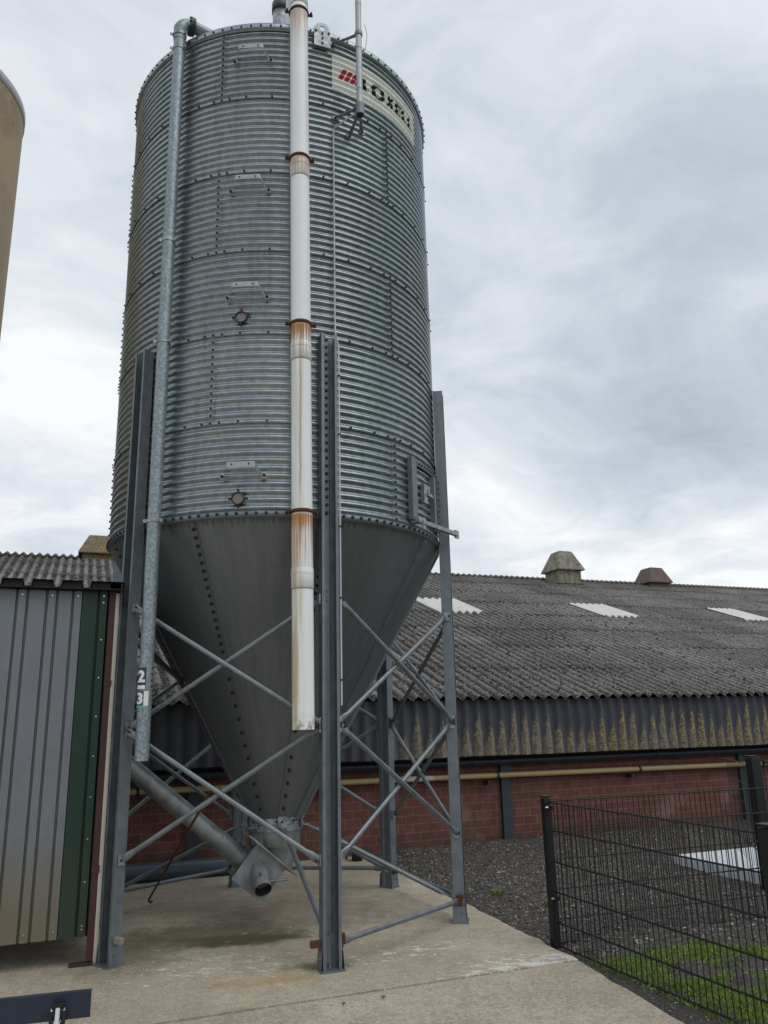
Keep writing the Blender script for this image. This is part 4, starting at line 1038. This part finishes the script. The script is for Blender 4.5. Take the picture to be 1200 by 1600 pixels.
cp = W3(-65.45, RAD + .018, 0)
lq = R_(LEGA[1]); lt = Vector((-sin(lq), cos(lq), 0)); lr = Vector((cos(lq), sin(lq), 0)); lowp = Vector((CX, CY, 0)) + lr * (RAD + .098) + lt * .080
pts = [lowp + Z * 1.72, lowp + Z * 3.2, lowp + Z * 4.55, W3(-65.45, RAD + .03, 4.72), W3(-65.45, RAD + .022, 4.85), W3(-65.45, RAD + .022, 6.69), W3(-65.2, RAD + .032, 6.725), W3(-63.0, RAD + .12, 6.755), mp + Z * 6.79]
mb = MB(); mb.tube([p - cp for p in pts], .007, 10)
cond = thing('conduit', 'thin pale cable conduit running up the silo from the front leg', 'conduit', cp)
mb.build('tube', 'conduit', cond)
for q in [lowp - cp + Z * z for z in (1.9, 2.5, 3.05, 3.8, 4.3)] + [W3(-65.45, RAD + .016, z) - cp for z in (5.3, 6.0)]:
    mb = MB(); mb.box(q, (.022, .022, .012)); mb.build('cable_clip', 'bolt', cond)

# ------------------------------------------------------------------ feed auger under the hopper
au0 = ST(1.56, 7.08, 0)
auger = thing('feed_auger', 'galvanised auger boot and sloping feed tube under the hopper', 'auger', ST(1.73, 7.23, 0), AZ)
def A(s_, t_, z): return Vector((s_ - 1.7337, t_ - 7.2312, z))
ang = math.atan2(1.306 - .40, .443 - 1.54); ta = Vector((cos(ang), 0, sin(ang))); tb = Vector((-ta.z, 0, ta.x)) * -1      # along the tube (up left), and up right across it
if tb.z < 0: tb = -tb
c0 = A(1.567, 7.08, .398); nn = Vector((0, -1, 0))                           # centre of the square end plate, facing the yard
mb = MB(); h = .165; mb.prism([(-h, -h), (h, -h), (h, h), (-h, h)], (c0, ta, tb, nn), .0, .010); mb.prism([(-h + .02, -h + .02), (h - .02, -h + .02), (h - .02, h - .005), (-h + .02, h - .005)], (c0, ta, tb, nn), -.30, -.0005)
for k in (-1, 1):
    for e in (-.8, 0, .8): mb.bolt(c0 + ta * k * (h - .018) + tb * e * h + nn * .010, nn, .009, .008)
boot = mb.build('boot', 'boot', auger)
mb = MB(); mb.prism([(-.285, h + .001), (.262, h + .001), (.262, h + .017), (-.285, h + .017)], (c0, ta, tb, nn), -.37, .055); mb.build('flange_plate', 'boot', boot)
# chute from the round hopper mouth to the sloping flange
mb = MB(); n = 32; vs = []
top_c = Vector((0, 0, .722)); fo = c0 + tb * (h + .017) + nn * -.16
for r_i in range(5):
    k = r_i / 4.0
    for i in range(n):
        a = 2 * pi * i / n; p = top_c + Vector((.222 * cos(a), .222 * sin(a), 0))
        ca, sa = cos(a), sin(a); mx = max(abs(ca), abs(sa)); sq = Vector((ca / mx, sa / mx, 0))
        q = fo + ta * (-sq.x * .21) + Vector((0, sq.y * .17, 0))
        if k < .3: vs.append(p + Z * (-k * .5))
        else:
            kk = (k - .25) / .75; vs.append((p + Z * -.12) * (1 - kk) + q * kk)
mb.add(vs, [(j * n + i, j * n + (i + 1) % n, (j + 1) * n + (i + 1) % n, (j + 1) * n + i) for j in range(4) for i in range(n)], 0, True); mb.build('chute', 'boot', boot)
ax_d = Vector((.02, -.80, -.60)).normalized(); sc = c0 + ta * .01 + tb * .01 + nn * .004
mb = MB(); mb.tube([sc - ax_d * .03, sc + ax_d * .19], .074, 28, 0, False); mb.tube([sc - ax_d * .03, sc + ax_d * .19], .068, 28, 1, False)
xx = ax_d.cross(Vector((1, 0, 0))).normalized(); yy = ax_d.cross(xx); e = sc + ax_d * .19
mb.add([e + (xx * cos(2 * pi * k / 28) + yy * sin(2 * pi * k / 28)) * r for r in (.074, .068) for k in range(28)], [(k, (k + 1) % 28, 28 + (k + 1) % 28, 28 + k) for k in range(28)])
mb.add([sc + ax_d * .06 + (xx * cos(2 * pi * k / 28) + yy * sin(2 * pi * k / 28)) * .068 for k in range(28)], [tuple(range(28))], 1)
mb.tube([sc + ax_d * .10, sc + ax_d * .112], .078, 28); mb.bolt(sc + ax_d * .11 + Vector((-.02, -.05, .065)), (0, -.6, .8), .012, .03, 0)
mb.build('outlet_stub', ['boot', 'darkinside'], boot)
mb = MB(); p = c0 - ta * .02 - tb * .10 + nn * .02; mb.tube([A(1.64, 7.05, .335), A(1.80, 7.03, .338)], .011, 10); mb.tube([A(1.66, 7.05, .335), A(1.66, 7.12, .335)], .009, 8); mb.build('crank_handle', 'plate', auger)
st_ = c0 + nn * -.15 + ta * (h - .02); en = A(-.55, 7.23, 0)
L_t = (st_.x - en.x) / -ta.x
mb = MB(); mb.tube([st_, st_ + ta * L_t], .078, 24); mb.build('auger_tube', 'boot', auger)
mb = MB(); mb.tube([st_ + ta * .02, st_ + ta * .26], .083, 24); mb.tube([st_ + ta * .25, st_ + ta * .272], .090, 24)
for k in range(4): mb.bolt(st_ + ta * (.06 + .05 * k) + tb * .083 + nn * .02, tb, .010, .012, 1)
mb.build('tube_coupling', ['boot', 'bolt'], auger)
# rusty rod hooked into the front braces, its foot on the concrete
fb = ((Vector((CX, CY, 0)) + pol(LEGA[0], ra, 0)) + (Vector((CX, CY, 0)) + pol(LEGA[1], ra, 0))) / 2
ra0 = fb + Vector((-.09, .06, 1.15)); rb0 = Vector((-2.28, 8.02, .03)) 
rod = MB(); pr = Vector((rb0.x, rb0.y, 0)); dd = (ra0 - rb0).normalized()
rod.tube([ra0 - pr, rb0 - pr + dd * .08, rb0 - pr + dd * .03 + Vector((.01, -.01, 0)), rb0 - pr + Vector((.04, -.03, .0)), rb0 - pr + Vector((.055, -.04, .02))], .0095, 8)
o = rod.build('rusty_rod', 'rust'); o.location = pr; tag(o, 'thin rusty brown rod hooked between silo brace and ground', 'rod')
# black cable slung from the left leg behind the filling pipe to the hopper
cb = MB(); p0 = W3(-128, RAD + .02, 2.36); p1 = W3(-146, conr(1.98) + .01, 1.98)
cb.tube([p0 + (p1 - p0) * k / 10 + Z * (-.04 * sin(pi * k / 10)) for k in range(11)], .014, 8)
tag(cb.build('cable', 'rubber'), 'black cable slung between left silo leg and hopper', 'cable')

# ------------------------------------------------------------------ shed on the left
shed = thing('shed', 'small grey profiled metal shed with green corner beside the left silo leg', 'shed', ST(.26, 6.503, 0), AZ)
def H(s_, t_, z): return (s_ - .26, t_ - 6.503, z)
def profile_sheet(mb, s_a, s_b, t_, z0, z1, ribs, dep=.020, mi=0):
    pts = [(s_a, 0)]
    for c in ribs:
        for q in ((c - .046, 0), (c - .042, .03), (c - .030, .03), (c - .026, -.004), (c + .026, -.004), (c + .030, .03), (c + .042, .03), (c + .046, 0)):
            if s_a < q[0] < s_b: pts.append(q)
    pts.append((s_b, 0)); n = len(pts)
    nzs = 6; vs = [H(p, t_ + q, z0 + (z1 - z0) * k / nzs) for k in range(nzs + 1) for p, q in pts]
    mb.add(vs, [(k * n + i, k * n + i + 1, (k + 1) * n + i + 1, (k + 1) * n + i) for k in range(nzs) for i in range(n - 1)], mi)
    for c in ribs:
        if s_a < c < s_b:
            for z in ([z0 + .05, z1 - .04] if mi == 0 else []): mb.bolt(H(c, t_ - .004, z), (0, -1, 0), .008, .008, 1)
    return mb


ribs = [-.40 + .207 * k for k in range(-12, 2)] + [-.008]
mb = profile_sheet(MB(), -3.0, .034, 6.503, .187, 2.625, ribs); mb.build('wall_sheet', ['sheet_grey', 'chrome'], shed)
mb = profile_sheet(MB(), .024, .218, 6.497, .187, 2.630, [.178])
for k in range(9): mb.bolt(H(.178, 6.493, .26 + k * .285), (0, -1, 0), .008, .007, 1)
mb.build('corner_sheet', ['sheet_green', 'chrome'], shed)
mb = MB(); mb.box(H(.243, 6.53, 1.335), (.046, .05, 2.6)); mb.box(H(.19, 6.52, .012), (.16, .07, .014)); mb.box(H(.246, 6.53, .62), (.056, .06, .05)); mb.box(H(.246, 6.53, 1.93), (.056, .06, .04)); mb.build('corner_post', 'maroon', shed)
mb = MB(); mb.box(H(.282, 6.515, 1.31), (.028, .016, 2.62)); mb.build('cover_strip', 'creamstrip', shed)
mb = MB(); mb.box(H(.255, 7.05, 1.41), (.006, 1.02, 2.44)); mb.box(H(-1.4, 7.56, 1.41), (3.2, .01, 2.44)); mb.build('side_wall', 'darkinside', shed)
# dark trapezoid roof sheet
crowns = [.115 + .035 - .207 * k for k in range(0, 16)]
pts = [(.325, 2.565), (.323, 2.655)]
edge = []
for c in crowns:
    edge += [(c + .070, .055), (c - .070, .055), (c - .082, .0), (c - .125, .0)]
mb = MB(); vs = []; prof_r = [(.322, -.02), (.318, .055)] + edge[1:]
for t_, dz in ((6.42, 0), (7.7, -.10)):
    for s_, zq in prof_r: vs.append(H(s_, t_, 2.640 + zq + dz))
n = len(prof_r); mb.add(vs, [(i, i + 1, n + i + 1, n + i) for i in range(n - 1)])
for s_, zq in prof_r: pass
vs2 = [(x, y, z - .004) for x, y, z in vs]; mb.add(vs2, [(i, n + i, n + i + 1, i + 1) for i in range(n - 1)])
for c in crowns: mb.box(H(c, 6.46, 2.664), (.142, .03, .050))               # black blocks standing in for the shaded hollows under the crowns
mb.box(H(-1.35, 6.47, 2.637), (3.34, .09, .010))
mb.box(H(.324, 6.72, 2.60), (.006, .62, .17)); mb.build('shed_roof', 'roofsteel', shed)

# ------------------------------------------------------------------ second silo, far left
TR = 1.25
d_az = math.atan2(0.0, 1.0)
def tank_centre(D):
    u_, v_ = 40 - 600, -(188 - 800); dvec = fw * F + rr_ * u_ + uu_ * v_
    a = math.atan2(dvec.y, dvec.x) + math.asin(TR / D); return D * cos(a), D * sin(a)


tx, ty = tank_centre(10.2); TZ = 9.52
tank = thing('storage_tank', 'weathered beige storage tank with pale rim at the left edge', 'tank', (tx, ty, 0))
mb = MB(); mb.lathe([(.15, .9), (TR - .04, 2.6), (TR - .012, 2.7), (TR - .012, 5), (TR - .012, 7), (TR - .012, TZ - .12)], 96); mb.build('body', 'tank', tank)
mb = MB(); mb.lathe([(TR - .03, TZ - .15), (TR + .0, TZ - .14), (TR + .002, TZ - .02), (TR - .02, TZ), (TR - .25, TZ + .16), (.2, TZ + .62), (0, TZ + .64)], 96); mb.build('lid', 'lidgrey', tank)
for k in range(4):
    a = R_(45 + 90 * k); mb = MB(); mb.tube([(1.1 * cos(a), 1.1 * sin(a), 0), (1.1 * cos(a), 1.1 * sin(a), 2.75)], .06, 12); mb.build('leg', 'leg', tank)

# ------------------------------------------------------------------ fences
def mesh_panel(p0, dirv, length, zs, bar=.05, r_v=.0034, r_h=.0048, ztop=.99, zbot=-.01):
    mb = MB(); n = int(round(length / bar)); sv = Vector((-dirv.y, dirv.x, 0))
    for i in range(n + 1): q = p0 + dirv * (i * bar); mb.tube([q + Z * zbot, q + Z * ztop], r_v, 5)
    for z in zs:
        for k in (-1, 1): mb.tube([p0 + sv * k * .006 + Z * z - dirv * .01, p0 + sv * k * .006 + dirv * (n * bar + .01) + Z * z], r_h, 5)
    return mb


HZ = (.978, .781, .561, .355, .150, -.005)
P1 = Vector((1.1815, 6.4263, 0)); D1v = Vector((.3814, -.9244, 0)).normalized()
f1 = thing('mesh_fence', 'low black wire mesh fence panel running towards the viewer from a slim capped post', 'fence', P1)
def post(parent, p, hgt, w_, rz, name='post', cap='plate'):
    mb = MB(); rot = Matrix.Rotation(rz, 3, 'Z'); mb.box(p + Z * (hgt / 2 - .04), (w_, w_, hgt + .06), rot, 0, .004); mb.box(p + Z * (hgt + .004), (w_ + .006, w_ + .006, .014), rot, 0, .003)
    return mb.build(name, 'blackmetal', parent)


fz = math.atan2(D1v.y, D1v.x)
post(f1, Vector((0, 0, 0)), 1.015, .055, fz); mesh_panel(D1v * .055, D1v, 1.95, HZ).build('mesh_panel', 'blackmetal', f1)
for z in (.945, .315):
    mb = MB()
    mb.box(D1v * .045 + Z * z, (.06, .05, .035), Matrix.Rotation(fz, 3, 'Z'), 0, .006); mb.bolt(D1v * .07 + Vector((-.028, -.01, z)), (-.9, -.4, 0), .010, .02, 1)
    mb.build('fence_clip', ['blackmetal', 'chrome'], f1)
post(f1, D1v * 2.085 + Vector((.028, .01, 0)), 1.018, .09, fz)
P2 = P1 + Vector((.05, .06, 0)); D2v = Vector((cos(R_(19.3)), sin(R_(19.3)), 0))
f2 = thing('mesh_fence', 'low black wire mesh fence along the far side of the grass', 'fence', P2)
mesh_panel(Vector((0, 0, 0)), D2v, 2.5, HZ).build('mesh_panel', 'blackmetal', f2); post(f2, D2v * 2.55, 1.0, .055, R_(19.3)); mesh_panel(D2v * 2.6, D2v, 2.5, HZ).build('mesh_panel', 'blackmetal', f2)
PG = Vector((3.50, 8.05, 0))
gate = thing('mesh_gate', 'taller black mesh gate with a thick double post near the barn wall', 'gate', PG)
post(gate, Vector((0, 0, 0)), 1.19, .085, AZ); post(gate, U * .10 + N * .03, 1.165, .045, AZ)
lg = Vector((.24, .97, 0)).normalized()
mesh_panel(lg * .08, lg, 1.5, (1.10, .90, .70, .50, .30, .10), bar=.11, r_v=.0026, r_h=.0035, ztop=1.10, zbot=.05).build('gate_leaf', 'blackmetal', gate)
mb = mesh_panel(U * .17 + N * .03, U, 1.2, (.98, .78, .58, .38, .18), ztop=1.12, zbot=.05)
mb.box(U * .78 + N * .03 + Z * 1.13, (1.22, .035, .035), Matrix.Rotation(AZ, 3, 'Z')); mb.box(U * .78 + N * .03 + Z * .06, (1.22, .035, .035), Matrix.Rotation(AZ, 3, 'Z')); mb.build('gate_leaf', 'blackmetal', gate)
# white slab on the soil
sl = MB(); c = ST(6.29 + 1.0, 7.64 - .95, .045); sl.box((0, 0, 0), (2.0, 1.9, .13), Matrix.Rotation(AZ, 3, 'Z'), 0, .01)
o = sl.build('concrete_slab', 'slabwhite'); o.location = c; tag(o, 'white concrete slab lying on the dark soil behind the fence', 'slab')
# blue barrier bar, bottom left
BB = Vector((-1.317, 3.845, 0)); bd = Vector((cos(R_(15.7)), sin(R_(15.7)), 0)); bsd = Vector((-bd.y, bd.x, 0)); brot = Matrix.Rotation(R_(15.7), 3, 'Z')
bar = thing('barrier', 'dark blue steel barrier bar with a shackle bolt at the bottom left', 'barrier', BB - bd * .13)
mb = MB(); o0 = bd * .13
mb.box(o0 - bd * .95 + bsd * .02 + Z * .447, (1.9, .006, .106), brot, 0, .002); mb.box(o0 - bd * .95 + bsd * .029 + Z * .497, (1.9, .018, .006), brot, 0, .002); mb.box(o0 - bd * .95 + bsd * .029 + Z * .397, (1.9, .018, .006), brot, 0, .002)
mb.build('beam', 'bluebeam', bar)
mb = MB(); mb.box(bsd * .05 + Z * .18, (.05, .05, .36), brot); mb.box(bsd * .05 - bd * 1.5 + Z * .18, (.05, .05, .36), brot); mb.build('stand', 'blackmetal', bar)
mb = MB(); mb.tube([bsd * .015 + Z * .435, -bsd * .02 + Z * .435], .024, 6); mb.tube([bsd * .0 - bd * .028 + Z * .435, bsd * .0 + bd * .028 + Z * .435], .016, 10, 1); mb.tube([-bsd * .012 + Z * .452, -bsd * .035 + Z * .385], .012, 10, 1); mb.tube([-bsd * .03 + Z * .40, -bsd * .04 + Z * .375], .017, 6, 1)
mb.box(-bsd * .012 + Z * .462, (.052, .03, .012), brot); 
for k in (-1, 1): mb.tube([-bsd * .012 + bd * .026 * k + Z * .44, -bsd * .03 + bd * .022 * k + Z * .33], .009, 8)
mb.build('shackle', ['blackmetal', 'chrome'], bar)
# two loose stones on the apron
for k, (x, y, r, lb) in enumerate(((-.305, 5.235, .012, 'small dark stone lying on the concrete left of the other'), (-.075, 5.33, .016, 'small dark stone lying on the concrete just by the joint'))):
    mb = MB(); chip(mb, 0, 0, 0, r); chip(mb, .004, .003, .001, r * .8); o = mb.build('stone', 'chips'); o.location = (x, y, .003); tag(o, lb, 'stone', 'loose stones on the concrete')
# weeds in the soil by the right leg
for x, y, n, lb in ((.98, 8.15, 9, 'small green weed sprouting from soil beside the right silo leg'), (1.38, 7.65, 14, 'thin green weed patch sprouting from soil left of the fence post')):
    mb = MB()
    for k in range(n * 3):
        a = random.random() * 6.28; r = random.random() * .05; h = random.uniform(.02, .06); bx, by = r * cos(a), r * sin(a); c2, s2 = cos(a) * .012, sin(a) * .012
        mb.add([(bx, by, -.01), (bx + c2 - s2 * .6, by + s2 + c2 * .6, h * .6), (bx + c2 * 2.2, by + s2 * 2.2, h), (bx + c2 + s2 * .6, by + s2 - c2 * .6, h * .6)], [(0, 1, 2, 3)])
    o = mb.build('weed', 'grass'); o.location = (x, y, soil_h(x, y)); tag(o, lb, 'weed', 'weeds in the soil')
